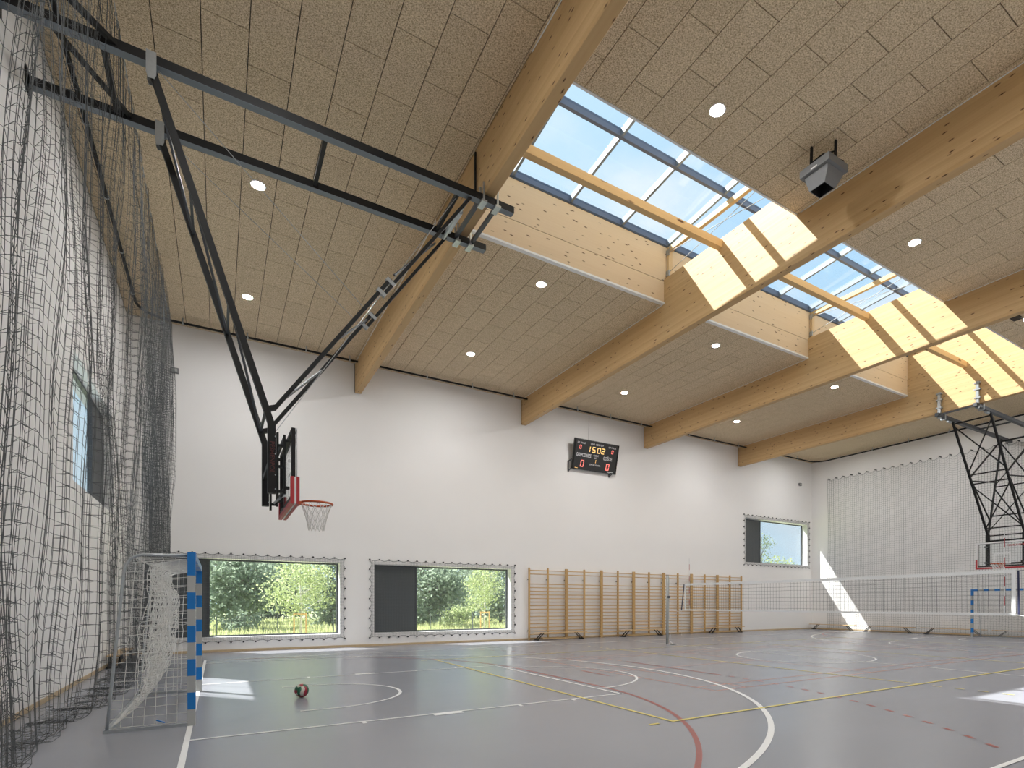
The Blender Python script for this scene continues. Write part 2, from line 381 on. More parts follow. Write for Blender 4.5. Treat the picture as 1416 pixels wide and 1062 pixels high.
# ceiling -----------------------------------------------------------------
bays = []
xs = XL
for b in BX: bays.append((xs, b)); xs = b+BW
bays.append((xs, XR))
mb = MB()
for k, (x0, x1) in enumerate(bays):
    if 1 <= k <= 3:
        mb.box(x0, x1, YF, SKY0-0.10, ZC+0.02, 9.95); mb.box(x0, x1, SKY1+0.10, YB, ZC+0.02, 9.95)
    else: mb.box(x0, x1, YF, YB, ZC+0.02, 9.95)
ceiling = struct(mb.build('ceiling', M['joint']))
PXP, PYP, GAP = 0.582, 1.172, 0.013
_c, _s = math.cos(0.5638), math.sin(0.5638)
def project(x, y, z):
    X, Y, Z = x-CAM[0], y-CAM[1], z-CAM[2]; d = Y*_c+X*_s
    if d < 0.1: return None
    return 789.41+771.08*(X*_c-Y*_s)/d, 834.5-771.08*Z/d, d
panels = []
for k, (bx0, bx1) in enumerate(bays):
    zones = [(YF, SKY0-0.03), (SKY1+0.03, YB)] if 1 <= k <= 3 else [(YF, YB)]
    ax = 6.30+6.32*(k-1)+(0.07 if k == 0 else 0)
    i0 = math.floor((bx0-ax)/PXP); i1 = math.ceil((bx1-ax)/PXP)
    for i in range(i0, i1):
        xa = max(bx0+0.012, ax+i*PXP+GAP/2); xb = min(bx1-0.012, ax+(i+1)*PXP-GAP/2)
        if xb-xa < 0.004: continue
        par = (i % 2)*PYP/2 if k else ((i+1) % 2)*PYP/2
        ay = 2.42-par+(0 if k else -0.01)
        for z0, z1 in zones:
            for j in range(math.floor((z0-ay)/PYP), math.ceil((z1-ay)/PYP)):
                ya = max(z0+0.004, ay+j*PYP+GAP/2); yb = min(z1-0.004, ay+(j+1)*PYP-GAP/2)
                if yb-ya > 0.03: panels.append((xa, xb, ya, yb))
def panel_px(p):
    q = project((p[0]+p[1])/2, (p[2]+p[3])/2, ZC)
    if q is None or not (-25 < q[0] < 1441 and -25 < q[1] < 1087): return 0
    a = [project(x, y, ZC) for x, y in ((p[0],p[2]),(p[1],p[2]),(p[1],p[3]),(p[0],p[3]))]
    if any(t is None for t in a): return 0
    return abs(sum(a[i][0]*a[(i+1)%4][1]-a[(i+1)%4][0]*a[i][1] for i in range(4)))/2
panels.sort(key=panel_px, reverse=True)
cache = {}
rest = MB()
for n_, (xa, xb, ya, yb) in enumerate(panels):
    if n_ < 300:
        key = (round(xb-xa,3), round(yb-ya,3))
        if key not in cache:
            hx, hy = (xb-xa)/2, (yb-ya)/2
            cache[key] = MB().box(-hx, hx, -hy, hy, 0, 0.02).mesh('ceiling_panel', M['ceil'])
        place('ceiling_panel', cache[key], ceiling, ((xa+xb)/2, (ya+yb)/2, ZC))
    else: rest.box(xa, xb, ya, yb, ZC, ZC+0.02)
tag(rest.build('ceiling_panel', M['ceil'], ceiling), kind='stuff')

# glued timber beams ------------------------------------------------------
blabels = ['',
           'glued timber roof beam between the scoreboard and the grey loudspeaker',
           'glued timber roof beam ending above the middle of the wall bars',
           'glued timber roof beam that carries the lattice frame of the far hoop']
blabels[0] = 'glued timber roof beam with black hoop rails clamped under it'
for k, b in enumerate(BX):
    t = thing('roof_beam', (b+BW/2, 0, BZ0), blabels[k], 'beam', 'glued timber roof beams')
    ch = 0.012
    prof = [(b,0,BZ0+ch),(b+ch,0,BZ0),(b+BW-ch,0,BZ0),(b+BW,0,BZ0+ch),(b+BW,0,BZ1),(b,0,BZ1)]
    MB().prism([(x, YF+0.02, z) for x, y, z in prof], (0, YB-0.03-YF-0.02, 0)).build('timber', M['beam'], t)
    MB().box(b-0.012, b+BW+0.012, YB-0.03, YB-0.001, BZ0+0.02, ZC).build('bearing_plate', M['darkgrey'], t)
    for s_ in (-1, 1):
        xx = b-0.012 if s_ < 0 else b+BW
        MB().box(xx, xx+0.012, YF+0.02, SKY0-0.1, ZC-0.012, ZC+0.02).box(xx, xx+0.012, SKY1+0.1, YB-0.03, ZC-0.012, ZC+0.02).build('edge_trim', M['white'], t)

# roof lantern ------------------------------------------------------------
sky_t = struct(bpy.data.objects.new('window_5', None)); COL.objects.link(sky_t)
sky_t.location = (SKX0, SKY1, 9.6); WL[sky_t] = Vector((SKX0, SKY1, 9.6))
def zg(y): return 11.20+0.08*(1.8-y)
for k in (1, 2, 3):
    x0, x1 = bays[k]
    for yy, s_ in ((SKY1, 1), (SKY0, -1)):
        ya, yb = (yy, yy+0.08) if s_ > 0 else (yy-0.08, yy)
        MB().box(x0+0.003, x1-0.003, ya, yb, ZC+0.02, 10.205).build('curb_panel', M['curb'], sky_t)
        MB().box(x0+0.003, x1-0.003, ya, yb, 10.217, 10.2575).build('curb_panel', M['curb'], sky_t)
        yl = yy-0.012*s_
        for i in range(4):
            xa = x0+0.006+(x1-x0-0.012)*i/4; xb = x0+0.006+(x1-x0-0.012)*(i+1)/4-0.006
            MB().box(xa, xb, min(yl,yy), max(yl,yy), ZC+0.045, ZC+0.15).build('skirting_board', M['curb'], sky_t)
        yt = yy-0.03*s_
        if s_ < 0: yt = yy+0.008
        MB().box(x0+0.004, x1-0.004, min(yt,yy+(0.08 if s_ > 0 else 0.03)*s_), max(yt,yy+(0.08 if s_ > 0 else 0.03)*s_), ZC-0.012, ZC+0.035).build('edge_profile', M['white'], sky_t)
    MB().box(x0+0.002, x1-0.002, -0.275, -0.125, 10.02, 10.20).build('tie_timber', M['tie'], sky_t)
for yy, s_ in ((SKY1, 1), (SKY0, -1)):
    ya, yb = (yy, yy+0.08) if s_ > 0 else (yy-0.08, yy)
    zt = zg(yy)-0.045
    MB().box(SKX0-0.1, SKX1+0.1, ya, yb, 10.2580, zt).build('curb_panel', M['curb'], sky_t)
    for k in (1, 2, 3):
        yo = yb+0.005 if s_ > 0 else ya-0.025
        MB().box(bays[k][0]+0.003, bays[k][1]-0.003, yo, yo+0.02, 10.0, 10.5).build('light_stop_board', M['darkgrey'], sky_t)  # added boards behind the panel seams to stop sun leaking in
    MB().box(SKX0-0.1, SKX1+0.1, ya-0.012, yb+0.012, zt, zg(yy)+0.0).build('curb_capping', M['darkgrey'], sky_t)
for xa, xb in ((SKX0-0.16, SKX0-0.08), (SKX1+0.02, SKX1+0.10)):
    MB().prism([(xa, SKY0-0.08, 10.265),(xa, SKY1+0.08, 10.265),(xa, SKY1+0.08, zg(SKY1)),(xa, SKY0-0.08, zg(SKY0))], (xb-xa,0,0)).build('end_panel', M['beam'], sky_t)
FH = 0.17
def sloped(x0, x1, ya, yb, dz0, dz1, name, mat):
    mb = MB(); v = []
    for x in (x0, x1):
        for y, d in ((ya,dz0),(yb,dz0),(yb,dz1),(ya,dz1)): v.append((x, y, zg(y)+d))
    mb.add(v, [(0,1,2,3),(7,6,5,4),(0,4,5,1),(1,5,6,2),(2,6,7,3),(3,7,4,0)])
    return mb.build(name, mat, sky_t)
NP = 12; PW = (SKX1-SKX0)/NP
for yc in (SKY1+0.02, -0.2, SKY0-0.02):
    sloped(SKX0, SKX1, yc-0.035, yc+0.035, 0.0, FH, 'purlin', M['skyframe'])
for i in range(NP+1):
    xc = SKX0+i*PW
    for ya, yb in ((-0.165, SKY1-0.015), (SKY0+0.015, -0.235)):
        sloped(xc-0.03, xc+0.03, ya, yb, 0.01, FH-0.01, 'mullion', M['skymull'])
for i in range(NP):
    for ya, yb in ((-0.165, SKY1-0.015), (SKY0+0.015, -0.235)):
        sloped(SKX0+i*PW+0.03, SKX0+(i+1)*PW-0.03, ya, yb, FH-0.045, FH-0.035, 'pane', M['glass'])
for b in BX[1:3]:
    xc = b+BW/2+0.05
    for yy in (SKY1-0.10, SKY0+0.02): MB().box(xc-0.06, xc+0.06, yy, yy+0.08, BZ1, 11.02).build('post', M['post'], sky_t)
    MB().box(xc-0.05, xc+0.05, SKY0+0.02, SKY1-0.02, 11.02, 11.15).build('cross_timber', M['strut'], sky_t)
    for za, zb in ((10.42, 10.98), (10.98, 10.42)):
        MB().cyl((xc-0.07, SKY1-0.06, za), (xc-0.07, SKY0+0.06, zb), 0.008, 6).build('brace_rod', M['steel'], sky_t)
        MB().box(xc-0.09, xc-0.06, SKY1-0.12, SKY1-0.02, za-0.07, za+0.07).build('rod_bracket', M['steel'], sky_t)
    MB().cyl((xc-0.07, SKY1-0.06, 10.95), (xc-0.20, SKY1-0.30, 10.99), 0.018, 6).build('turnbuckle', M['steel'], sky_t)

# windows -----------------------------------------------------------------
def window_back(n, x0, x1, z0, z1):
    t = struct(bpy.data.objects.new('window_%d' % n, None)); COL.objects.link(t); t.location = (x0, YB, z0); WL[t] = Vector((x0, YB, z0))
    ya, yb = YB+0.34, YB+0.41; xm = x0+1.50; fr = 0.055
    mb = MB(); mb.box(x0, x1, ya, yb, z0, z0+fr); mb.box(x0, x1, ya, yb, z1-fr, z1)
    mb.box(x0, x0+fr, ya, yb, z0+fr, z1-fr); mb.box(x1-fr, x1, ya, yb, z0+fr, z1-fr); mb.box(xm, xm+fr+0.03, ya-0.02, yb, z0+fr, z1-fr)
    mb.build('window_frame', M['darkgrey'], t)
    MB().box(x0+fr, xm, ya-0.01, yb-0.02, z0+fr, z1-fr).build('ventilation_panel', M['ribbed'], t)
    MB().box(xm+fr+0.03, x1-fr, ya+0.03, ya+0.04, z0+fr, z1-fr).build('pane', M['glass'], t)
    r = MB(); r.box(x0, x1, YB+0.001, ya, z0-0.0, z0+0.006); r.box(x0,x1,YB+0.001,ya,z1-0.006,z1); r.box(x1-0.006,x1,YB+0.001,ya,z0+0.006,z1-0.006); r.box(x0,x0+0.006,YB+0.001,ya,z0+0.006,z1-0.006)
    r.build('reveal', M['reveal'], t)
for n_, q in enumerate(WIN_B): window_back(n_+1, *q)
t = struct(bpy.data.objects.new('window_4', None)); COL.objects.link(t); t.location = (XL, WL_Y0, WL_Z0); WL[t] = Vector((XL, WL_Y0, WL_Z0))
xa, xb = XL-0.26, XL-0.19; fr = 0.055; ym = WL_Y1-1.5
mb = MB(); mb.box(xa,xb,WL_Y0,WL_Y1,WL_Z0,WL_Z0+fr); mb.box(xa,xb,WL_Y0,WL_Y1,WL_Z1-fr,WL_Z1); mb.box(xa,xb,WL_Y0,WL_Y0+fr,WL_Z0+fr,WL_Z1-fr)
mb.box(xa,xb,WL_Y1-fr,WL_Y1,WL_Z0+fr,WL_Z1-fr); mb.box(xa,xb+0.02,ym-fr,ym,WL_Z0+fr,WL_Z1-fr); mb.build('window_frame', M['darkgrey'], t)
MB().box(xa+0.02,xb+0.01,ym,WL_Y1-fr,WL_Z0+fr,WL_Z1-fr).build('ventilation_panel', M['darkgrey'], t)
MB().box(xb-0.04,xb-0.03,WL_Y0+fr,ym-fr,WL_Z0+fr,WL_Z1-fr).build('pane', M['glass'], t)
r = MB(); r.box(xb,XL-0.001,WL_Y0,WL_Y1,WL_Z1-0.006,WL_Z1); r.box(xb,XL-0.001,WL_Y0,WL_Y1,WL_Z0,WL_Z0+0.006); r.box(xb,XL-0.001,WL_Y1-0.006,WL_Y1,WL_Z0+0.006,WL_Z1-0.006); r.box(xb,XL-0.001,WL_Y0,WL_Y0+0.006,WL_Z0+0.006,WL_Z1-0.006)
r.build('reveal', M['reveal'], t)

# nets stretched over the windows of the long wall
def window_net(x0, x1, z0, z1, label):
    y = YB-0.045; m_ = 0.10
    t = thing('window_net', ((x0+x1)/2, YB, z0-m_), label, 'net', 'ball nets over the windows')
    a0, a1, c0, c1 = x0-m_, x1+m_, z0-m_, z1+m_
    mb = MB(); c = 0.05; r = 0.0016
    for i in range(int((a1-a0)/c)+1):
        x = a0+i*c; mb.box(x-r, x+r, y-r, y+r, c0, c1)
    for j in range(int((c1-c0)/c)+1):
        z = c0+j*c; mb.box(a0, a1, y-r, y+r, z-r, z+r)
    tag(mb.build('mesh_cords', M['netgrey'], t), kind='stuff')
    hk = MB(); rope = []
    def run(p, q, nrm):
        p = Vector(p); q = Vector(q); n = max(4, round((q-p).length/0.33)); out = []
        for i in range(n):
            for k in range(6):
                u = (i+k/6)/n; out.append(p.lerp(q, u)-Vector(nrm)*(0.05*math.sin(math.pi*k/6)))
            h = p.lerp(q, i/n); hk.box(h.x-0.02, h.x+0.02, YB-0.06, YB, h.z-0.022, h.z+0.022)
        return out
    e_ = 0.05
    rope = run((a0-e_,y,c1+e_),(a1+e_,y,c1+e_),(0,0,1))+run((a1+e_,y,c1+e_),(a1+e_,y,c0-e_),(1,0,0))+run((a1+e_,y,c0-e_),(a0-e_,y,c0-e_),(0,0,-1))+run((a0-e_,y,c0-e_),(a0-e_,y,c1+e_),(-1,0,0))
    MB().tube(rope, 0.007, 4, closed=True).build('border_rope', M['netdark'], t)
    tag(hk.build('hook_row', M['netblack'], t), kind='stuff')
window_net(*WIN_B[0], 'fine grey ball net over the low window behind the striped goal')
window_net(*WIN_B[1], 'fine grey ball net over the low window next to the wall bars')
window_net(*WIN_B[2], 'fine grey ball net over the high window near the hall corner')

# downlights --------------------------------------------------------------
for ix, x in enumerate((0.91, 7.20, 13.49, 19.80, 26.10)):
    for iy, y in enumerate((7.42, 2.75, -3.18, -7.85)):
        t = thing('downlight', (x, y, ZC), 'round downlight '+('close to the long window wall, ', 'on the window side of the skylight line, ', 'on the loudspeaker side of the skylight line, ', 'close to the wall opposite the windows, ')[iy]
                  +('bay above the striped goal', 'bay before the loudspeaker beam', 'bay above the scoreboard', 'bay above the last wall bars', 'bay at the far end wall')[ix], 'ceiling light', 'round downlights in the ceiling')
        a = [(x+0.125*math.cos(2*math.pi*k/24), y+0.125*math.sin(2*math.pi*k/24), ZC-0.012) for k in range(24)]
        MB().tube(a, 0.014, 6, closed=True).build('ring', M['white'], t, smooth=True)
        d = MB(); d.add([(x+0.115*math.cos(2*math.pi*k/16), y+0.115*math.sin(2*math.pi*k/16), ZC-0.014) for k in range(16)], [tuple(reversed(range(16)))])
        d.build('diffuser', M['lamp'], t)

# black tube for the curtain track under the ceiling ------------------------
TZ = 9.46
def track(name, pts, label, clips):
    t = thing(name, pts[0], label, 'track', 'black curtain tubes under the ceiling')
    MB().tube(pts, 0.035, 8).build('tube', M['black'], t, smooth=True)
    for c, d in clips:
        c = Vector(c); d = Vector(d)*0.02
        a = MB(); a.tube([c-d, c+d], 0.048, 8); a.box(c.x-0.012, c.x+0.012, c.y-0.012, c.y+0.012, c.z+0.04, ZC+0.0); a.build('clip', M['steel'], t)
TY, TX, RX = 9.70, -1.60, 29.05
arcL = [(TX+0.75-0.75*math.cos(a), TY-0.75+0.75*math.sin(a), TZ) for a in np.linspace(0, math.pi/2, 12)]
track('curtain_tube', [(TX, YF+0.05, TZ)]+arcL+[(BX[0]-0.014, TY, TZ)], 'black tube bending round the corner above the dark ball net',
      [((TX, y, TZ), (0,1,0)) for y in np.arange(-9.5, 8.9, 2.0)]+[((x, TY, TZ), (1,0,0)) for x in (-0.6, 1.0, 2.6, 3.9)])
for k, lb in ((1,'black tube under the ceiling above the wall bars and low window'),(2,'black tube under the ceiling above the scoreboard'),(3,'black tube under the ceiling above the far end of the wall bars')):
    x0, x1 = BX[k-1]+BW+0.014, BX[k]-0.014
    track('curtain_tube', [(x0, TY, TZ), (x1, TY, TZ)], lb, [((x, TY, TZ), (1,0,0)) for x in np.arange(x0+0.4, x1, 1.7)])
arcR = [(RX-0.75+0.75*math.sin(a), TY-0.75+0.75*math.cos(a), TZ) for a in np.linspace(0, math.pi/2, 12)]
track('curtain_tube', [(BX[3]+BW+0.014, TY, TZ)]+arcR+[(RX, YF+0.05, TZ)], 'black tube bending round the corner above the far goal',
      [((x, TY, TZ), (1,0,0)) for x in (23.9, 25.6, 27.3)]+[((RX, y, TZ), (0,1,0)) for y in np.arange(8.3, -10, -1.8)])

# dark hanging ball net along the left wall --------------------------------
def hanging_net():
    t = thing('ball_net', (-1.0, 2.0, 0.0), 'dark grey loose ball net hanging in folds behind the striped goal', 'net')
    cell = 0.135
    # plan curve of the cloth
    # plan curve of the cloth: flat runs, tight bunches, gathered towards the long wall
    plan = []; y = -5.6; k = 0; nb = 0
    while y < 9.93:
        if y < 5.9:
            run = rng.integers(7, 12); bx_ = rng.uniform(-0.05, 0.05); ta = rng.uniform(-0.25, 0.25)
            for q in range(run):
                plan.append((bx_+0.05*math.sin(q/run*2*math.pi)+ta*(q/run-0.5)*0.4, y, 0.0)); y += cell*rng.uniform(0.80, 0.95)
            for q in range(rng.integers(4, 7)):
                plan.append((bx_+rng.uniform(-0.10, 0.10), y, 0.0)); y += 0.022
        else:
            plan.append((0.20*math.sin(k*1.05)+rng.uniform(-0.05, 0.05), y, 1.0)); y += 0.036+0.012*math.sin(k*0.31); k += 1
    n = len(plan); zs = np.arange(9.44, 0.03, -cell); nr = len(zs)
    P = np.zeros((n, nr+9, 3))
    ph = np.array([0.9*p[1] for p in plan])
    zig = rng.uniform(-1, 1, n)
    for i, (dx, y, g) in enumerate(plan):
        for j, z in enumerate(zs):
            u = (9.44-z)/9.44
            sway = 0.05*math.sin(0.75*z+ph[i])+0.018*math.sin(2.3*z+1.7*ph[i])
            hang = 0.030*(1 if i % 2 else -1)*(0.6+0.4*math.sin(j*0.37+ph[i]))+0.022*zig[i]
            P[i,j] = (-0.92-0.17*u+dx*(0.35+0.75*min(1, u*3))+sway*min(1, u*4), y+0.05*math.sin(0.55*z+0.6*ph[i])*min(1, u*4)*(1-0.6*g), z+hang*min(1, u*12+0.2))
        for q in range(9):
            jx = nr+q; b = P[i,nr-1]
            P[i,jx] = (max(XL+0.28, b[0]-0.055*(q+1)-0.03*math.sin(i*0.8+q)), b[1]+0.05*math.sin(i*0.5+q*1.4), 0.035+0.03*abs(math.sin(i*0.7+q*2)))
    P[:,:,0] = np.maximum(P[:,:,0], XL+0.05); P[:,:,1] = np.minimum(P[:,:,1], YB-0.06)
    v = MB(); h = MB()
    for i in range(n): v.tube(P[i], 0.0027, 3, cap=False)
    for j in range(0, nr+9): h.tube(P[:,j], 0.0024, 3, cap=False)
    tag(v.build('upright_cords', M['netdark'], t), kind='stuff')
    tag(h.build('cross_cords', M['netdark'], t), kind='stuff')
    MB().cyl((-0.92, -5.7, 9.50), (-0.92, YB-0.01, 9.50), 0.006, 5).build('top_cable', M['steel'], t)
    k = 0; rg = MB(); rm = None
    for i in range(0, n, 2):
        p = P[i,0]
        if rm is None:
            rm = MB().tube([(0.012*math.cos(a), 0, 0.03*math.sin(a)) for a in np.linspace(0, 2*math.pi, 8)[:-1]], 0.006, 4, closed=True).mesh('ring', M['steel'])
        place('ring', rm, t, (-0.92, p[1], 9.465))
hanging_net()

# light ball net over the far end wall --------------------------------------
def wall_net():
    X = XR-0.22; y0, y1, zt = 9.10, -7.6, 8.42; c = 0.11
    t = thing('ball_net', (X, 2.0, 0.0), 'fine grey ball net covering the far end wall behind the far hoop', 'net')
    ny = int((y0-y1)/c); nz = int((zt-0.02)/c); v = MB(); h = MB()
    Y = y0-np.arange(ny+1)*c
    g = 0.05*np.exp(-((y0-Y)/0.9)**2)
    for i, y in enumerate(Y):
        r = 0.0042*(1.6 if i % 37 == 0 or i < 4 else 1.0)
        pts = [(X+0.03*math.sin(i*0.55)+0.012*math.sin(z*1.3+i), y+0.02*math.sin(z*0.9+i*0.2), z) for z in np.linspace(zt-0.10*abs(math.sin(math.pi*i/4)), 0.02, 20)]
        v.tube(pts, r, 3, cap=False)
    for j in range(nz+1):
        z = 0.02+j*c; u = z/zt
        if z > zt-0.02: continue
        pts = [(X+0.03*math.sin(i*0.55)-0.003, y, max(0.012, z-(0.10*abs(math.sin(math.pi*i/4))*u**6)-0.02*abs(math.sin(math.pi*i/2)))) for i, y in enumerate(Y)]
        h.tube(pts, 0.0038, 3, cap=False)
    tag(v.build('upright_cords', M['netgrey'], t), kind='stuff')
    tag(h.build('cross_cords', M['netgrey'], t), kind='stuff')
    k = MB()
    k.tube([(X, y, zt+0.02-0.12*abs(math.sin(math.pi*(y0-y)/(c*4)))**0.8) for y in np.arange(y0, y1, -0.04)], 0.007, 4)
    k.build('border_rope', M['netdark'], t)
    hk = MB()
    for i in range(0, ny+1, 4): hk.box(X-0.01, XR, Y[i]-0.012, Y[i]+0.012, zt+0.01, zt+0.045)
    tag(hk.build('hook_row', M['netblack'], t), kind='stuff')
wall_net()

# wall bars ------------------------------------------------------------------
WB0, WB1, NU = 10.74, 23.25, 7
UW = (WB1-WB0)/NU
wl = ['next to the low window', 'second from the low window', 'third from the low window', 'in the middle of the row', 'third from the bare corner wall', 'second from the bare corner wall', 'next to the bare corner wall']
def make_bars(x0, lab):
    yw = YB; ybk = YB-0.10
    t = thing('wall_bars', (x0+UW/2, YB-0.14, 0), 'double bay of wooden wall bars '+lab, 'wall bars', 'wooden wall bars on the long wall')
    ups = [x0+0.006, x0+UW/2-0.025, x0+UW-0.056]
    for k, x in enumerate(ups):
        u = MB(); u.box(x, x+0.05, ybk-0.085, ybk-0.005, 0.0, 2.90); up = u.build('upright', M['beech'], t)
        for z in (0.35, 2.42): MB().box(x+0.012, x+0.038, ybk-0.005, YB, z, z+0.03).build('wall_bracket', M['black'], up)
    zz = [2.80, 2.65]+[2.25-0.145*k for k in range(16)]
    for z in zz:
        MB().tube([(ups[0]+0.052, ybk-0.045, z), (ups[2]-0.002, ybk-0.045, z)], 0.019, 8).build('rung', M['rung'], t, smooth=True)
    return t
for k in range(NU): make_bars(WB0+k*UW, wl[k])

# benches ----------------------------------------------------------------------
def bench(name, c, length, axis, label, group):
    """low gym bench: seat plank, floor beam and slanted dark legs; c = middle on the floor"""
    t = thing(name, c, label, 'bench', group); cx, cy, cz = c; h = length/2
    def pt(a, b, z): return (cx+a, cy+b, z) if axis == 'X' else (cx+b, cy+a, z)
    def bx(a0, a1, b0, b1, z0, z1):
        p = pt(a0, b0, z0); q = pt(a1, b1, z1)
        return MB().box(min(p[0],q[0]), max(p[0],q[0]), min(p[1],q[1]), max(p[1],q[1]), z0, z1)
    bx(-h, h, -0.115, 0.115, 0.275, 0.305).build('seat', M['rung'], t)
    bx(-h*0.62, h*0.62, -0.03, 0.03, 0.035, 0.085).build('floor_beam', M['rung'], t)
    for s_ in (-1, 1):
        m = MB()
        for b in (-0.09, 0.09): m.bar(pt(s_*h*0.62, b, 0.275), pt(s_*h*0.84, b, 0.02), 0.05, 0.022)
        m.build('leg', M['black'], t)
        bx(s_*h*0.84-0.05, s_*h*0.84+0.05, -0.13, 0.13, 0.0, 0.03).build('foot', M['black'], t)
for (x, lab) in ((12.02, 'low wooden bench before the first wall bars by the low window'), (16.35, 'low wooden bench before the middle wall bars'), (21.75, 'low wooden bench before the last wall bars by the bare corner')):
    bench('gym_bench', (x, 9.82, 0), 2.55, 'X', lab, 'low benches along the wall bars')
for (y, lab) in ((8.75, 'low bench in the far corner, in the sun streak'), (5.75, 'low bench between the sun streak and the far goal'), (2.75, 'low bench beside the post of the far goal'), (-0.2, 'low bench behind the net of the far goal')):
    bench('gym_bench', (XR-0.37, y, 0), 2.7, 'Y', lab, 'low benches along the far end wall')
bench('gym_bench', (-1.74, 7.6, 0), 2.6, 'Y', 'low wooden bench behind the dark gathered net', 'low benches along the near end wall')

# handball goals -----------------------------------------------------------------
def grid_net(A, B_, C, D, nu, nv, r, wob=0.0, sag=0.0, seed=1):
    """net on the quad A-B (top) D-C (bottom)"""
    q = np.random.default_rng(seed); mb = MB()
    A, B_, C, D = map(lambda p: np.array(p, float), (A, B_, C, D))
    P = np.zeros((nu+1, nv+1, 3))
    for i in range(nu+1):
        for j in range(nv+1):
            u, v = i/nu, j/nv
            p = (A*(1-u)+B_*u)*(1-v)+(D*(1-u)+C*u)*v
            e_ = math.sin(math.pi*u)*math.sin(math.pi*v)
            P[i,j] = p+q.normal(size=3)*wob*e_+np.array([0,0,-sag*math.sin(math.pi*u)*(1-v)])
    for i in range(nu+1): mb.tube(P[i], r, 3, cap=False)
    for j in range(nv+1): mb.tube(P[:,j], r, 3, cap=False)
    return mb
def goal(X, sx, label):
    """front of the posts at X; the cage goes back towards sx"""
    t = thing('handball_goal', (X, 0, 0), label, 'goal', 'blue and grey striped handball goals')
    a = 0.08
    def fx(d): return X+sx*d
    def bx(d0, d1, y0, y1, z0, z1): return MB().box(min(fx(d0),fx(d1)), max(fx(d0),fx(d1)), y0, y1, z0, z1)
    for yc in (-1.54, 1.54):
        p = bx(0, a, yc-0.04, yc+0.04, 0.0, 2.08).build('post', M['alu'], t)
        zs = [(1.80, 2.08)]+[(1.80-0.4*k-0.4, 1.80-0.4*k-0.2) for k in range(4)]
        for z0, z1 in zs: bx(-0.0012, a+0.0012, yc-0.0412, yc+0.0412, z0, z1+0.0008).build('stripe', M['blue'], p)
    cb = bx(0, a, -1.5, 1.5, 2.0, 2.08).build('crossbar', M['alu'], t)
    e_ = [(-1.5,-1.3),(1.3,1.5)]+[(-1.1+0.4*k, -0.9+0.4*k) for k in range(6)]
    for y0, y1 in e_: bx(-0.0012, a+0.0012, y0, y1, 1.9988, 2.0812).build('stripe', M['blue'], cb)
    for yc in (-1.54, 1.54):
        prof = [(a,2.04),(0.50,2.035),(0.56,2.02),(0.62,1.98),(0.66,1.91),(0.68,1.82),(0.75,1.0),(0.80,0.4),(0.83,0.025)]
        MB().tube([(fx(d), yc, z) for d, z in prof], 0.016, 8).build('cage_arm', M['steel'], t, smooth=True)
        bx(a, 0.86, yc-0.02, yc+0.02, 0.0, 0.035).build('floor_rail', M['steel'], t)
    bx(0.80, 0.86, -1.52, 1.52, 0.0, 0.035).build('floor_rail', M['steel'], t)
    # side nets
    for k, yc in enumerate((-1.52, 1.52)):
        m = grid_net((fx(a),yc,2.0),(fx(0.66),yc,1.93),(fx(0.82),yc,0.05),(fx(a),yc,0.05), 7, 18, 0.0035, 0.012, 0.0, 3+k)
        tag(m.build('side_net', M['netwhite'], t), kind='stuff')
    # slack back net: hangs from the roof of the cage in folds and sweeps back to the floor
    q = np.random.default_rng(11); nu, nv = 62, 34
    P = np.zeros((nu+1, nv+1, 3))
    key = np.array([[0.10,2.0],[0.40,1.93],[0.34,1.72],[0.24,1.55],[0.26,1.25],[0.29,0.95],[0.33,0.68],[0.42,0.42],[0.58,0.22],[0.80,0.06]])
    for i in range(nu+1):
        y = -1.5+3.0*i/nu
        f = 0.16*(1+math.sin(i*1.75))/2+0.10*(1+math.sin(i*0.71+1))/2+0.04*q.random()
        for j in range(nv+1):
            s_ = j/nv*(len(key)-1); k = min(int(s_), len(key)-2); w_ = s_-k
            d, z = key[k]*(1-w_)+key[k+1]*w_
            en = math.sin(math.pi*min(1, max(0, (j/nv-0.06)/0.9)))
            P[i,j] = (fx(d+f*en+0.012*q.normal()*en), y+0.03*q.normal()*en, z+0.015*q.normal()*en)
    mb = MB()
    for i in range(nu+1): mb.tube(P[i], 0.0042, 3, cap=False)
    for j in range(nv+1): mb.tube(P[:,j], 0.0036, 3, cap=False)
    tag(mb.build('back_net', M['netwhite'], t), kind='stuff')
    # net over the roof of the cage
    m = grid_net((fx(a),-1.52,2.03),(fx(a),1.52,2.03),(fx(0.58),1.52,2.0),(fx(0.58),-1.52,2.0), 18, 4, 0.0026, 0.012, 0.12, 5)
    tag(m.build('roof_net', M['netwhite'], t), kind='stuff')
    for y in (-1.535,):
        m = MB(); m.bar((fx(0.38), y, 0.10), (fx(0.30), y-0.01, 0.065), 0.02, 0.012); m.build('net_clip', M['blue'], t)
goal(0.025, -1, 'blue and grey striped goal with white net in front of the dark hanging net')
goal(27.98, 1, 'blue and grey striped goal with white net beyond the volleyball net')

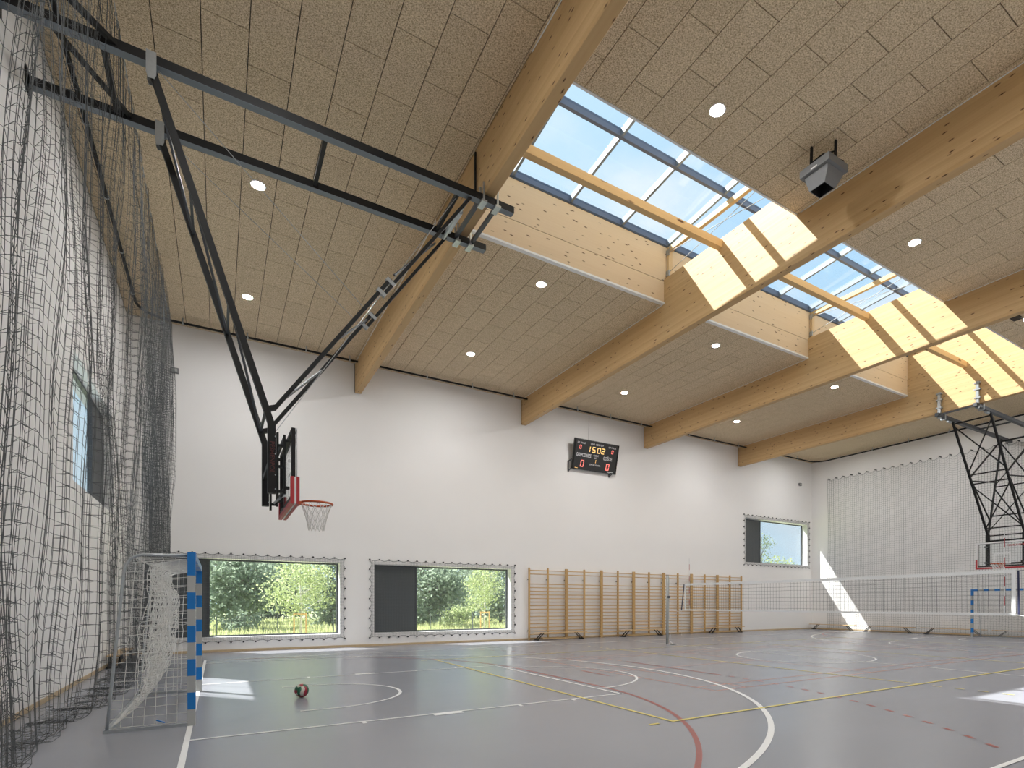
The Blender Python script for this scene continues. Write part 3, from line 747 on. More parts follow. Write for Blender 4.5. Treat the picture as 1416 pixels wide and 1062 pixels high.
# volleyball net --------------------------------------------------------------------
t = thing('volleyball_net', (14.0, 0, 0), 'long white-taped volleyball net with red and white antennas', 'net')
VY0, VY1, ZT, ZB = -4.86, 4.62, 2.16, 1.22
def sagz(y, a): return -a*(1-((y-(VY0+VY1)/2)/((VY1-VY0)/2))**2)
def tape(z, hh, sag, name, mat):
    ys = np.linspace(VY0, VY1, 40); mb = MB(); v = []
    for y in ys:
        zz = z+sagz(y, sag)
        for dx, dz in ((-0.006,-hh),(0.006,-hh),(0.006,hh),(-0.006,hh)): v.append((14+dx, y, zz+dz))
    f = []
    for i in range(39):
        for k in range(4): f.append((i*4+k, i*4+(k+1)%4, i*4+4+(k+1)%4, i*4+4+k))
    f += [(3,2,1,0), (156,157,158,159)]
    mb.add(v, f); return mb.build(name, mat, t)
tape(ZT-0.035, 0.035, 0.02, 'top_tape', M['white']); tape(ZB+0.025, 0.022, 0.0, 'bottom_tape', M['white'])
mb = MB()
for y in np.arange(VY0+0.05, VY1, 0.10): mb.tube([(14, y, ZB+0.03), (14, y+0.006, ZT-0.05+sagz(y,0.02))], 0.0028, 3, cap=False)
for k in range(1, 9):
    z = ZB+(ZT-ZB)*k/9; mb.tube([(14, y, z+sagz(y, 0.02*k/9)+0.004*math.sin(y*5+k)) for y in np.linspace(VY0, VY1, 40)], 0.0028, 3, cap=False)
tag(mb.build('mesh_cords', M['netblack'], t), kind='stuff')
for y, s_ in ((VY0, -1), (VY1, 1)):
    MB().box(13.993, 14.007, y-0.025, y+0.045, ZB, ZT).build('side_tape', M['white'], t)
    MB().bar((14, y+s_*0.07, ZT-0.02), (14, y+s_*0.20 if s_ > 0 else y-0.08, ZB+0.02), 0.02, 0.03).build('spreader', M['navy'], t)
    MB().cyl((14, y, ZT-0.03), (14, 5.50 if s_ > 0 else -5.50, ZT+0.01), 0.005, 5).build('top_rope', M['netgrey'], t)
    MB().tube([(14, y, ZB+0.02), (14, y+s_*0.35, ZB-0.04), (14, (5.50 if s_ > 0 else -5.50), ZB+0.05)], 0.006, 5).build('bottom_rope', M['white'], t)
    ya = 4.42 if s_ > 0 else -4.70
    for k in range(9):
        z0 = ZB+k*0.2; MB().cyl((13.985, ya, z0), (13.985, ya, z0+0.2), 0.007, 6).build('antenna_band', M['white'] if k % 2 == 0 else M['redpad'], t)
MB().tube([(14, VY1+0.2, ZB+0.02), (14.0, VY1+0.19, 0.9), (14.01, VY1+0.2, 0.35)], 0.005, 4).build('loose_cord', M['white'], t)
for y, lb in ((5.55, 'slim aluminium volleyball post standing before the wall bars'), (-5.55, 'slim aluminium volleyball post at the camera side of the net')):
    if y < 0: lb = 'slim aluminium volleyball post far from the wall bars'
    p = thing('volleyball_post', (14, y, 0), lb, 'post', 'volleyball posts')
    MB().tube([(14, y, 0), (14, y, 2.48)], 0.05, 16).build('tube', M['alu'], p, smooth=True)
    MB().tube([(14, y, 2.48), (14, y, 2.50)], 0.052, 16).build('cap', M['darkgrey'], p)
    s_ = -1 if y > 0 else 1
    MB().box(13.98, 14.02, min(y+s_*0.05, y+s_*0.075), max(y+s_*0.05, y+s_*0.075), 0.9, 2.42).build('winch_rail', M['alu'], p)
    MB().box(13.96, 14.04, min(y+s_*0.05, y+s_*0.11), max(y+s_*0.05, y+s_*0.11), 1.66, 1.74).build('winch', M['darkgrey'], p)
    MB().tube([(14, y+s_*0.1, 1.1), (14, y+s_*0.16, 0.6), (14, y+s_*0.15, 0.1), (14, y+s_*0.3, 0.02)], 0.006, 4).build('rope', M['white'], p)
    MB().box(13.92, 14.08, min(y+s_*0.22, y+s_*0.38), max(y+s_*0.22, y+s_*0.38), 0.0, 0.025).build('floor_cover', M['darkgrey'], p)

# basketball hoops -------------------------------------------------------------------
def hoop_parts(t, xb, sx):
    """board front at xb, facing sx"""
    def bx(d0, d1, y0, y1, z0, z1): return MB().box(min(xb+sx*d0,xb+sx*d1), max(xb+sx*d0,xb+sx*d1), y0, y1, z0, z1)
    bd = bx(-0.02, 0, -0.9, 0.9, 2.9, 3.95).build('backboard', M['glass'], t)
    m = MB()
    for y0, y1, z0, z1 in ((-0.9,0.9,3.90,3.95),(-0.9,0.9,2.9,2.95),(-0.9,-0.85,2.95,3.90),(0.85,0.9,2.95,3.90)):
        m.box(min(xb,xb+sx*0.002), max(xb,xb+sx*0.002), y0, y1, z0, z1)
    m.build('border_line', M['white'], bd)
    m = MB()
    for y0, y1, z0, z1 in ((-0.295,0.295,3.45,3.50),(-0.295,0.295,3.05,3.10),(-0.295,-0.245,3.10,3.45),(0.245,0.295,3.10,3.45)):
        m.box(min(xb,xb+sx*0.002), max(xb,xb+sx*0.002), y0, y1, z0, z1)
    m.build('target_square', M['white'], bd)
    tx = text_mb('PESMENPOL', 0.11, (xb, -0.35*sx*-1 if False else -0.45, 3.78), (0, 1 if sx > 0 else -1, 0), (0,0,1), 0.003); tx.build('lettering', M['redpad'], bd)
    fr = MB()
    for y0, y1, z0, z1 in ((-0.9,0.9,3.89,3.95),(-0.9,0.9,2.95,3.01),(-0.9,-0.84,3.01,3.89),(0.84,0.9,3.01,3.89)):
        p = bx(-0.07, -0.021, y0, y1, z0, z1); fr.add(p.v, p.f)
    fr.build('board_frame', M['black'], t)
    pad = MB()
    for y0, y1, z0, z1 in ((-0.92,0.92,2.875,2.935),(-0.92,-0.865,2.935,3.26),(0.865,0.92,2.935,3.26)):
        p = bx(-0.085, -0.036, y0, y1, z0, z1); pad.add(p.v, p.f)
        p = bx(-0.010, 0.030, y0, y1, z0, z1); pad.add(p.v, p.f)
    pd = pad.build('edge_padding', M['redpad'], t)
    p = bx(-0.0359, -0.0101, -0.915, 0.915, 2.885, 2.93); p2 = bx(-0.0359, -0.0101, -0.915, -0.87, 2.93, 3.255); p.add(p2.v, p2.f); p2 = bx(-0.0359, -0.0101, 0.87, 0.915, 2.93, 3.255); p.add(p2.v, p2.f)
    p.build('padding_seam', M['white'], pd)
    rc = xb+sx*0.375
    MB().tube([(rc+0.235*math.cos(a), 0.235*math.sin(a), 3.05) for a in np.linspace(0, 2*math.pi, 37)[:-1]], 0.016, 8, closed=True).build('rim', M['rim'], t, smooth=True)
    mt = MB(); p = bx(0.002, 0.012, -0.10, 0.10, 2.93, 3.06); mt.add(p.v, p.f); p = bx(0.012, 0.16, -0.10, 0.10, 3.045, 3.056); mt.add(p.v, p.f)
    for s_ in (-1, 1): mt.prism([(xb+sx*0.012, s_*0.095, 2.94), (xb+sx*0.17, s_*0.11, 3.03), (xb+sx*0.17, s_*0.11, 3.045), (xb+sx*0.012, s_*0.095, 3.045)], (0, -0.01*s_, 0))
    mt.build('rim_bracket', M['rim'], t)
    nm = MB(); N_ = 12
    def ring(v): return (0.225*(1-v)**1.4+0.115*(1-(1-v)**1.4)), 3.045-0.42*v
    for k in range(N_):
        for s_ in (-1, 1):
            pts = []
            for q in range(13):
                v = q/12; r_, z = ring(v); a = 2*math.pi*(k+s_*v*2.0)/N_; pts.append((rc+r_*math.cos(a), r_*math.sin(a), z))
            nm.tube(pts, 0.0055, 3, cap=False)
    tag(nm.build('net', M['netwhite'], t), kind='stuff')

# left hoop: two rails, folding frame
t = thing('basketball_hoop', (0.9, 0, 2.9), 'black basketball hoop hung from ceiling rails above the striped goal', 'basketball hoop', 'basketball hoops')
RZ = 8.50
for y in (-0.62, 0.62):
    MB().box(XL+0.002, 4.72, y-0.06, y+0.06, RZ-0.06, RZ+0.06).build('rail', M['black'], t)
    MB().box(XL+0.002, 4.72, y-0.06, y+0.06, RZ-0.063, RZ-0.0605).build('rail_underside', plain('blue_grey_rail_strip', (0.17,0.20,0.23), 0.45), t)
    MB().box(XL+0.002, XL+0.02, y-0.12, y+0.12, RZ-0.14, RZ+0.14).build('wall_plate', M['black'], t)
    # hinge plates and hanging arm
    for dy in (-0.068, 0.062):
        MB().prism([(-0.53,y+dy,RZ+0.09),(-0.42,y+dy,RZ+0.09),(-0.42,y+dy,RZ-0.20),(-0.44,y+dy,RZ-0.26),(-0.51,y+dy,RZ-0.26),(-0.53,y+dy,RZ-0.20)], (0,0.006,0)).build('hinge_plate', M['steel'], t)
    MB().bar((-0.475, y, RZ-0.10), (0.90, y, 4.02), 0.085, 0.085, up=(0,1,0)).build('arm', M['black'], t)
    mast = MB().box(0.85, 0.95, y-0.05, y+0.05, 3.04, 4.05).build('mast', M['black'], t)
    # telescopic brace towards the beam
    a = Vector((0.93, y, 4.25)); b = Vector((3.86, y, RZ-0.02)); d = (b-a).normalized(); n_ = Vector((-d.z,0,d.x))
    m1_ = a.lerp(b, 0.56); m2_ = a.lerp(b, 0.50)
    MB().bar((0.80, y, 4.22), a+d*0.03, 0.07).build('lug', M['black'], t)
    MB().bar(a, m1_, 0.055).build('brace', M['black'], t)
    MB().bar(m2_-n_*0.07, b-n_*0.07, 0.05).build('brace', M['black'], t)
    MB().bar(m2_-n_*0.10+d*0.02, m2_+n_*0.05+d*0.02, 0.06).build('brace_clamp', M['steel'], t)
    MB().bar(m1_-n_*0.10-d*0.04, m1_+n_*0.05-d*0.04, 0.06).build('brace_clamp', M['steel'], t)
    # clamps round the beam
    for xc in (BX[0]-0.03, BX[0]+BW+0.03):
        MB().box(xc-0.015, xc+0.015, y-0.085, y-0.062, RZ-0.09, BZ0+0.16).build('clamp_bolt', M['steel'], t)
        MB().box(xc-0.015, xc+0.015, y+0.062, y+0.085, RZ-0.09, BZ0+0.16).build('clamp_bolt', M['steel'], t)
        MB().box(xc-0.05, xc+0.05, y-0.11, y+0.11, RZ-0.10, RZ-0.066).build('clamp_plate', M['steel'], t)
    MB().box(4.725, 4.73, y-0.055, y+0.055, RZ-0.055, RZ+0.055).build('end_cap', M['darkgrey'], t)
    # sliding board carrier: two sleeves between mast and board
    MB().box(0.96, 0.99, y-0.03, y+0.03, 2.98, 3.92).build('sleeve', M['black'], t)
    MB().box(1.05, 1.08, y-0.03, y+0.03, 3.05, 3.90).build('sleeve', M['black'], t)
    for z in (3.06, 3.42, 3.72): MB().box(0.99, 1.05, y-0.025, y+0.025, z, z+0.035).build('spacer', M['black'], t)
    for z in (3.10, 3.30, 3.60, 3.85): MB().cyl((0.945, y-0.065, z), (0.945, y+0.065, z), 0.009, 6).build('bolt', M['steel'], t)
    for z in (3.12, 3.80): MB().box(1.08, 1.13, y-0.025, y+0.025, z, z+0.04).build('spacer', M['black'], t)
MB().bar((0.975, 0, 3.0), (1.14, 0, 3.17), 0.05, 0.03).build('rim_support', M['steel'], t)
for z in (3.10, 3.85): MB().box(1.055, 1.085, -0.59, 0.59, z, z+0.05).build('cross_tube', M['black'], t)
MB().box(0.86, 0.90, -0.57, 0.57, 3.45, 3.52).build('cross_tube', M['black'], t)
for x, hh in ((-1.0, 0.06), (1.6, 0.06), (3.70, 0.06)): MB().box(x, x+0.06, -0.56, 0.56, RZ-0.03, RZ+0.03).build('rail_tie', M['black'], t)
for xc in (BX[0]-0.06, BX[0]+BW+0.06): MB().box(xc-0.03, xc+0.03, -0.56, 0.56, RZ-0.03, RZ+0.03).build('rail_tie', M['darkgrey'], t)
A0, A1 = Vector((-0.475,-0.62,RZ-0.1)), Vector((0.90,-0.62,4.02)); B0, B1 = Vector((-0.475,0.62,RZ-0.1)), Vector((0.90,0.62,4.02))
for u in (0.30, 0.62, 0.95): MB().bar(A0.lerp(A1,u), B0.lerp(B1,u), 0.035).build('cross_tube', M['darkgrey'], t)
for u0, u1 in ((0.02,0.30),(0.30,0.62),(0.62,0.95)): MB().bar(A0.lerp(A1,u0), B0.lerp(B1,u1), 0.03).build('diagonal', M['darkgrey'], t)
C0, C1 = Vector((0.93,-0.62,4.25)), Vector((3.86,-0.62,RZ-0.02)); D0, D1 = Vector((0.93,0.62,4.25)), Vector((3.86,0.62,RZ-0.02))
for u0, u1 in ((0.03,0.28),(0.28,0.53)): MB().bar(C0.lerp(C1,u0), D0.lerp(D1,u1), 0.028).build('diagonal', M['darkgrey'], t)
for u0, u1 in ((0.58,0.95),): MB().bar(C0.lerp(C1,u0), D0.lerp(D1,u1), 0.028).build('diagonal', M['darkgrey'], t)
MB().bar((-0.80,-0.62,RZ), (-1.85,-1.75,RZ), 0.06).build('rail_brace', M['black'], t)
MB().bar((-1.47,-0.56,RZ), (-0.82,0.56,RZ), 0.05).build('rail_brace', M['black'], t)
MB().cyl((3.86,-0.56,RZ-0.12), (3.86,0.56,RZ-0.12), 0.03, 10).build('spring_roll', M['steel'], t)
MB().cyl((3.86,-0.30,RZ-0.12), (3.86,0.30,RZ-0.12), 0.055, 12).build('spring_drum', M['steel'], t)
MB().box(BX[0]-0.05, BX[0]-0.022, -0.34, -0.29, 8.56, 9.52).build('conduit', M['black'], t)
MB().cyl((-0.40,-0.62,8.42), (2.20,-0.62,6.02), 0.005, 5).build('safety_cable', M['steel'], t)
MB().cyl((-0.40,0.62,8.42), (2.40,0.62,6.35), 0.005, 5).build('safety_cable', M['steel'], t)
MB().cyl((0.97,-0.5,3.98), (3.7,-0.5,8.42), 0.005, 5).build('winch_cable', M['steel'], t)
tx = text_mb('PESMENPOL', 0.085, (0.901, -0.671, 3.55), (0,0,-1), (1,0,0), 0.003); tx.build('lettering', plain('faded_red_print', (0.085,0.018,0.016), 0.6), t)
hoop_parts(t, 1.2, 1)

# far hoop: lattice frame
t = thing('basketball_hoop', (27.0, 0, 2.9), 'basketball hoop on a black lattice frame beyond the volleyball net', 'basketball hoop', 'basketball hoops')
for y in (-0.62, 0.62):
    MB().box(22.85, XR-0.002, y-0.06, y+0.06, RZ-0.06, RZ+0.06).build('rail', M['darkgrey'], t)
    MB().box(BX[3]-0.10, BX[3]-0.015, y-0.05, y+0.05, RZ-0.10, 9.36).build('bracket', M['steel'], t)
    for z in (8.75, 9.05, 9.28): MB().box(BX[3]-0.12, BX[3]-0.012, y-0.10, y+0.10, z, z+0.05).build('bracket_clip', M['steel'], t)
    MB().box(BX[3]+0.19, BX[3]+0.26, y-0.09, y+0.09, RZ-0.12, RZ+0.16).build('clamp', M['steel'], t)
    F0, F1 = Vector((24.1,y,RZ-0.06)), Vector((27.16,y,4.25)); G0 = Vector((28.45,y,RZ-0.06))
    MB().bar(F0, F1, 0.07).build('leg', M['black'], t); MB().bar(G0, F1, 0.06).build('leg', M['black'], t)
    MB().bar(F0.lerp(F1,0.47), G0, 0.045).build('strut', M['black'], t)
    MB().bar(F0.lerp(F1,0.47), F1+(G0-F1)*0.15, 0.04).build('strut', M['black'], t)
    MB().bar(F0.lerp(F1,0.50), F1+(G0-F1)*0.55, 0.04).build('strut', M['black'], t)
    MB().box(27.08, 27.20, y-0.06, y+0.06, 3.0, 4.3).build('mast', M['black'], t)
    for z in (3.1, 3.75): MB().box(26.86, 27.08, y-0.03, y+0.03, z, z+0.06).build('spacer', M['black'], t)
    MB().cyl((23.7,y,RZ-0.1),(23.95,y,RZ-0.1), 0.05, 8).build('spring_drum', M['steel'], t)
def FP(y, u): return Vector((24.1,y,RZ-0.06)).lerp(Vector((27.16,y,4.25)), u)
def GP(y, u): return Vector((28.45,y,RZ-0.06)).lerp(Vector((27.16,y,4.25)), u)
for f_, us in ((FP, (0.02, 0.45, 0.53, 0.93, 1.0)), (GP, (0.02, 0.5, 0.8))):
    for u in us: MB().bar(f_(-0.62,u), f_(0.62,u), 0.045).build('cross_tube', M['black'], t)
for f_, segs in ((FP, ((0.04,0.43),(0.55,0.93))), (GP, ((0.04,0.48),(0.52,0.95)))):
    for u0, u1 in segs:
        MB().bar(f_(-0.62,u0), f_(0.62,u1), 0.035).build('diagonal', M['black'], t); MB().bar(f_(0.62,u0), f_(-0.62,u1), 0.035).build('diagonal', M['black'], t)
for x in (22.95, 26.2, 28.9): MB().box(x, x+0.05, -0.56, 0.56, RZ-0.025, RZ+0.025).build('rail_tie', M['darkgrey'], t)
MB().box(27.10, 27.16, -0.56, 0.56, 3.05, 3.12).build('cross_tube', M['black'], t); MB().box(27.10, 27.16, -0.56, 0.56, 4.0, 4.06).build('cross_tube', M['black'], t)
hoop_parts(t, 26.8, -1)

# scoreboard -------------------------------------------------------------------------
def scoreboard():
    O = Vector((13.94, 9.985, 7.755)); ux = Vector((1,0,0)); uy = Vector((0,-0.27,1.21)).normalized(); nz = ux.cross(uy)   # nz faces the hall and slightly down
    t = thing('scoreboard', (13.94, 10.05, 7.15), 'black electronic scoreboard with amber clock and red digits', 'scoreboard')
    H, Wd = 1.24, 2.30
    def P(x, y, d=0.0): return O+ux*x+uy*y+nz*d
    m = MB()
    m.prism([P(-Wd/2,-H/2,-0.06),P(Wd/2,-H/2,-0.06),P(Wd/2,H/2,-0.06),P(-Wd/2,H/2,-0.06)], nz*0.06); body = m.build('case', plain('scoreboard_face', (0.028,0.029,0.030), 0.35), t)
    fr = MB()
    for x0, x1, y0, y1 in ((-Wd/2,-Wd/2+0.07,-H/2,H/2),(Wd/2-0.07,Wd/2,-H/2,H/2)):
        MB().prism([P(x0,y0,0.0),P(x1,y0,0.0),P(x1,y1,0.0),P(x0,y1,0.0)], nz*0.012).build('side_profile', M['black'], t)
    fr = MB(); fr.prism([P(-Wd/2,H/2,-0.062),P(Wd/2,H/2,-0.062),P(Wd/2,H/2+0.018,-0.062),P(-Wd/2,H/2+0.018,-0.062)], nz*0.07); fr.build('top_profile', M['alu'], t)
    SEG = {'0':'abcdef','1':'bc','2':'abged','5':'afgcd'}
    def digit(ch, cx, cy, w_, h_, mat):
        d = MB(); th = w_*0.2; sl = 0.08
        rects = {'a':(-w_/2+th*.6,w_/2-th*.6,h_/2-th,h_/2),'d':(-w_/2+th*.6,w_/2-th*.6,-h_/2,-h_/2+th),'g':(-w_/2+th*.6,w_/2-th*.6,-th/2,th/2),
                 'b':(w_/2-th,w_/2,th*.3,h_/2-th*.4),'c':(w_/2-th,w_/2,-h_/2+th*.4,-th*.3),'f':(-w_/2,-w_/2+th,th*.3,h_/2-th*.4),'e':(-w_/2,-w_/2+th,-h_/2+th*.4,-th*.3)}
        for s_ in SEG[ch]:
            x0, x1, y0, y1 = rects[s_]
            d.prism([P(cx+x0+sl*y0,cy+y0,0.001),P(cx+x1+sl*y0,cy+y0,0.001),P(cx+x1+sl*y1,cy+y1,0.001),P(cx+x0+sl*y1,cy+y1,0.001)], nz*0.006)
        d.build('digit', mat, body)
    def words(s_, size, x, y, sq=1.0, mat=None): text_mb(s_, size, P(x,y,0.0), ux, uy, 0.003, squeeze=sq).build('lettering', mat or M['white'], body)
    digit('1',-0.41,0.265,0.17,0.24,M['ledamber']); digit('5',-0.14,0.265,0.17,0.24,M['ledamber']); digit('0',0.12,0.265,0.17,0.24,M['ledamber']); digit('2',0.34,0.265,0.17,0.24,M['ledamber'])
    digit('0',-0.83,0.30,0.10,0.16,M['ledred']); digit('0',0.83,0.30,0.10,0.16,M['ledred'])
    digit('0',-0.66,-0.36,0.17,0.28,M['ledred']); digit('0',0.66,-0.36,0.17,0.28,M['ledred']); digit('1',-0.02,-0.20,0.09,0.15,M['ledamber'])
    words('CZAS  CZAS GRY', 0.095, 0.0, 0.49, 0.92); words('SET / FAULE', 0.09, -0.80, 0.47, 0.85); words('SET / FAULE', 0.09, 0.80, 0.47, 0.85)
    words('GOSPODARZE', 0.20, -0.62, -0.02, 0.58); words('GO\u015aCIE', 0.20, 0.62, -0.02, 0.64)
    words('CZ\u0118\u015a\u0106', 0.085, 0.0, 0.03); words('GRY', 0.085, 0.0, -0.07); words('DATA / GODZ.', 0.085, 0.0, -0.36)
    
    for x0, x1, y, mt in ((0.66,0.98,-0.555,M['white']),(0.72,0.80,-0.585,M['white']),(-1.0,-0.93,-0.565,M['ledamber']),(-0.92,-0.86,-0.57,M['ledamber'])):
        MB().prism([P(x0,y-0.01,0.001),P(x1,y-0.01,0.001),P(x1,y+0.01,0.001),P(x0,y+0.01,0.001)], nz*0.002).build('small_print', mt, body)
    for x in (-Wd/2-0.10, Wd/2-0.28):
        b = MB(); a0 = P(x, -H/2+0.33, -0.05); a1 = P(x+0.09, -H/2+0.33, -0.05)
        b.bar((x+O.x, YB-0.03, 7.02), (x+O.x, YB-0.03, 7.48), 0.05, 0.04); b.bar((x+O.x, YB-0.03, 7.05), P(x+0.12,-H/2+0.02,-0.05), 0.04); b.bar((x+O.x, YB-0.03, 7.45), P(x+0.12,-H/2+0.40,-0.05), 0.04)
        b.build('wall_bracket', M['darkgrey'], t)
    MB().cyl(P(-0.45, H/2, -0.03), (13.49, 9.84, TZ+0.12), 0.006, 5).build('cable', M['black'], t)
scoreboard()

# loudspeaker under the ceiling ----------------------------------------------------------
t = thing('loudspeaker', (9.40, -3.64, 9.25), 'grey horn loudspeaker hanging under the wood-wool ceiling', 'loudspeaker')
cx, cy, hs, ho = 9.40, -3.64, 0.285, 0.152
MB().box(cx-hs, cx+hs, cy-hs, cy+hs, 9.11, 9.24).build('housing', M['grille'], t)
hh = hs-0.06
v = [(cx+a*hh, cy+b*hh, 9.11) for a, b in ((-1,-1),(1,-1),(1,1),(-1,1))]+[(cx+a*(hh-0.015), cy+b*(hh-0.015), 9.02) for a, b in ((-1,-1),(1,-1),(1,1),(-1,1))]+[(cx-0.015+a*ho, cy+0.02+b*ho, 8.86) for a, b in ((-1,-1),(1,-1),(1,1),(-1,1))]+[(cx-0.015+a*(ho-0.012), cy+0.02+b*(ho-0.012), 8.86) for a, b in ((-1,-1),(1,-1),(1,1),(-1,1))]+[(cx+a*0.10, cy+b*0.10, 9.05) for a, b in ((-1,-1),(1,-1),(1,1),(-1,1))]
m = MB(); f = []
for k in range(3):
    for i in range(4): f.append((k*4+i, k*4+(i+1)%4, k*4+4+(i+1)%4, k*4+4+i))
m.add(v[:16], f); m.build('horn', M['grille'], t)
m = MB(); m.add(v[12:20], [(i, (i+1)%4, 4+(i+1)%4, 4+i) for i in range(4)]+[(4,5,6,7)]); m.build('horn_throat', M['black'], t)
MB().box(cx-hs-0.004, cx-hs, cy-0.06, cy+0.06, 9.13, 9.155).build('badge', M['white'], t)
for x, y in ((cx-0.22, cy+0.10), (cx+0.0, cy-0.22), (cx+0.22, cy+0.1)):
    MB().bar((x, y, 9.22), (x+0.02, y, 9.60), 0.045, 0.03).build('hanger', M['black'], t)
MB().tube([(cx-0.22,cy+0.10,9.30),(cx-0.1,cy-0.05,9.42),(cx,cy-0.22,9.40),(cx+0.15,cy-0.15,9.38),(cx+0.28,cy-0.2,9.36),(cx+0.29,cy-0.22,9.22)], 0.014, 6).build('cable', M['black'], t, smooth=True)
MB().box(19.05, 19.55, -3.12, -2.92, 9.55, 9.60).build('rail', M['black'], tag(thing('track_rail', (19.3,-3.02,9.55), 'short black rail beside a downlight near the far skylight', 'rail')))

# alarm boxes on the long wall
for x, lb in ((-0.82, 'small grey box high on the wall beside the dark net'), (28.25, 'small grey box high on the wall above the high window')):
    t = thing('wall_sensor', (x, YB, 8.24), lb, 'sensor', 'small grey wall boxes')
    MB().box(x-0.10, x+0.10, YB-0.09, YB, 8.17, 8.31).build('housing', M['grille'], t); MB().box(x-0.07, x+0.07, YB-0.10, YB-0.09, 8.20, 8.28).build('cover', M['alu'], t)

# volleyball -----------------------------------------------------------------------------
def ball():
    R_ = 0.105; c = Vector((1.36, -0.02, R_)); n = 15; mb = MB()
    cols = [0,1,2]
    axes = [((1,0,0),(0,1,0),(0,0,1)),((-1,0,0),(0,0,1),(0,1,0)),((0,1,0),(0,0,1),(1,0,0)),((0,-1,0),(1,0,0),(0,0,1)),((0,0,1),(1,0,0),(0,1,0)),((0,0,-1),(0,1,0),(1,0,0))]
    for fi, (nn, u, v) in enumerate(axes):
        nn, u, v = Vector(nn), Vector(u), Vector(v); idx = {}
        base = len(mb.v)
        for i in range(n+1):
            for j in range(n+1):
                a, b = -1+2*i/n, -1+2*j/n
                a2 = a+0.16*math.sin(math.pi*b)*(1-a*a); d = (nn+u*math.tan(a2*math.pi/4)+v*math.tan(b*math.pi/4)).normalized()
                seam = min(abs(i-5), abs(i-10))
                mb.v.append(tuple(c+d*(R_*(0.985 if seam == 0 or i in (0,n) or j in (0,n) else 1.0))))
        for i in range(n):
            for j in range(n):
                q = (base+i*(n+1)+j, base+(i+1)*(n+1)+j, base+(i+1)*(n+1)+j+1, base+i*(n+1)+j+1)
                if u.cross(v).dot(nn) < 0: q = tuple(reversed(q))
                mb.f.append(q); mb.mi.append((i//5+fi) % 3)
    o = mb.build('volleyball', [plain('ball_green',(0.01,0.12,0.06),0.4), plain('ball_white',(0.62,0.58,0.50),0.45), plain('ball_red',(0.30,0.01,0.03),0.4)], loc=(1.36,-0.02,0), smooth=True)
    tag(o, 'red, green and white volleyball lying on the grey floor', 'ball')
ball()

# outside: ground, meadow, trees, fence ---------------------------------------------------
def leaf_mat(name, c0, c1):
    m = bpy.data.materials.new(name); m.use_nodes = True; n = m.node_tree; n.nodes.clear(); L = n.links.new; N = n.nodes.new
    g = N('ShaderNodeNewGeometry'); x = N('ShaderNodeTexNoise'); x.inputs['Scale'].default_value = 1.3; x.inputs['Detail'].default_value = 5; L(g.outputs['Position'], x.inputs['Vector'])
    c = N('ShaderNodeMixRGB'); c.inputs[1].default_value = (*c0,1); c.inputs[2].default_value = (*c1,1); L(x.outputs['Fac'], c.inputs[0])
    d = N('ShaderNodeBsdfDiffuse'); t_ = N('ShaderNodeBsdfTranslucent'); L(c.outputs[0], d.inputs[0]); L(c.outputs[0], t_.inputs[0])
    mx = N('ShaderNodeMixShader'); mx.inputs[0].default_value = 0.6; L(d.outputs[0], mx.inputs[1]); L(t_.outputs[0], mx.inputs[2])
    o = N('ShaderNodeOutputMaterial'); L(mx.outputs[0], o.inputs[0]); return m
M['leafA'] = leaf_mat('grey_green_leaves', (0.18,0.235,0.165), (0.40,0.47,0.36))
M['leafB'] = leaf_mat('yellow_green_leaves', (0.34,0.41,0.19), (0.56,0.61,0.36))
M['leafC'] = leaf_mat('dark_green_leaves', (0.09,0.11,0.10), (0.20,0.24,0.20))
M['grass'] = leaf_mat('meadow_grass', (0.42,0.47,0.20), (0.72,0.72,0.42))
M['ground'] = plain('grassy_ground', (0.36,0.39,0.20), 0.9, var=0.3, scale=0.8)
M['bark'] = plain('grey_bark', (0.16,0.13,0.10), 0.9, var=0.3)
M['birch'] = plain('pale_birch_bark', (0.62,0.60,0.55), 0.8, var=0.25, scale=6)
M['stake'] = plain('yellow_wooden_stake', (0.62,0.38,0.16), 0.7, var=0.15)
M['fencewire'] = plain('grey_fence_wire', (0.10,0.12,0.12), 0.6)
GZ = -0.22
struct(MB().box(-70, 130, YB+TW+0.001, 120, GZ-0.4, GZ).build('ground', M['ground']))
def leaves(n, centre, rad, clumps, size, q, droop=0.0):
    cl = []
    while len(cl) < clumps:
        p = q.uniform(-1, 1, 3)
        if 0.25 < np.linalg.norm(p) < 1: cl.append(p)
    cl = np.array(cl)*np.array(rad); k = q.integers(0, clumps, n)
    cs = np.mean(rad)*0.24
    P = np.array(centre)+cl[k]+q.normal(size=(n,3))*cs*np.array([1,1,0.75])
    if droop: P[:,2] -= q.random(n)*droop
    P[:,2] = np.maximum(P[:,2], GZ+0.15)
    U = q.normal(size=(n,3)); U /= np.linalg.norm(U,axis=1,keepdims=True); V = np.cross(U, q.normal(size=(n,3))); V /= np.linalg.norm(V,axis=1,keepdims=True)
    s_ = size*q.uniform(0.6, 1.3, n)[:,None]; U *= s_; V *= s_*0.6
    vv = np.stack([P-U, P+V, P+U, P-V], 1).reshape(-1,3)
    mb = MB(); mb.v = [tuple(r) for r in vv.tolist()]; mb.f = [(4*i,4*i+1,4*i+2,4*i+3) for i in range(n)]; mb.mi = [0]*n
    return mb
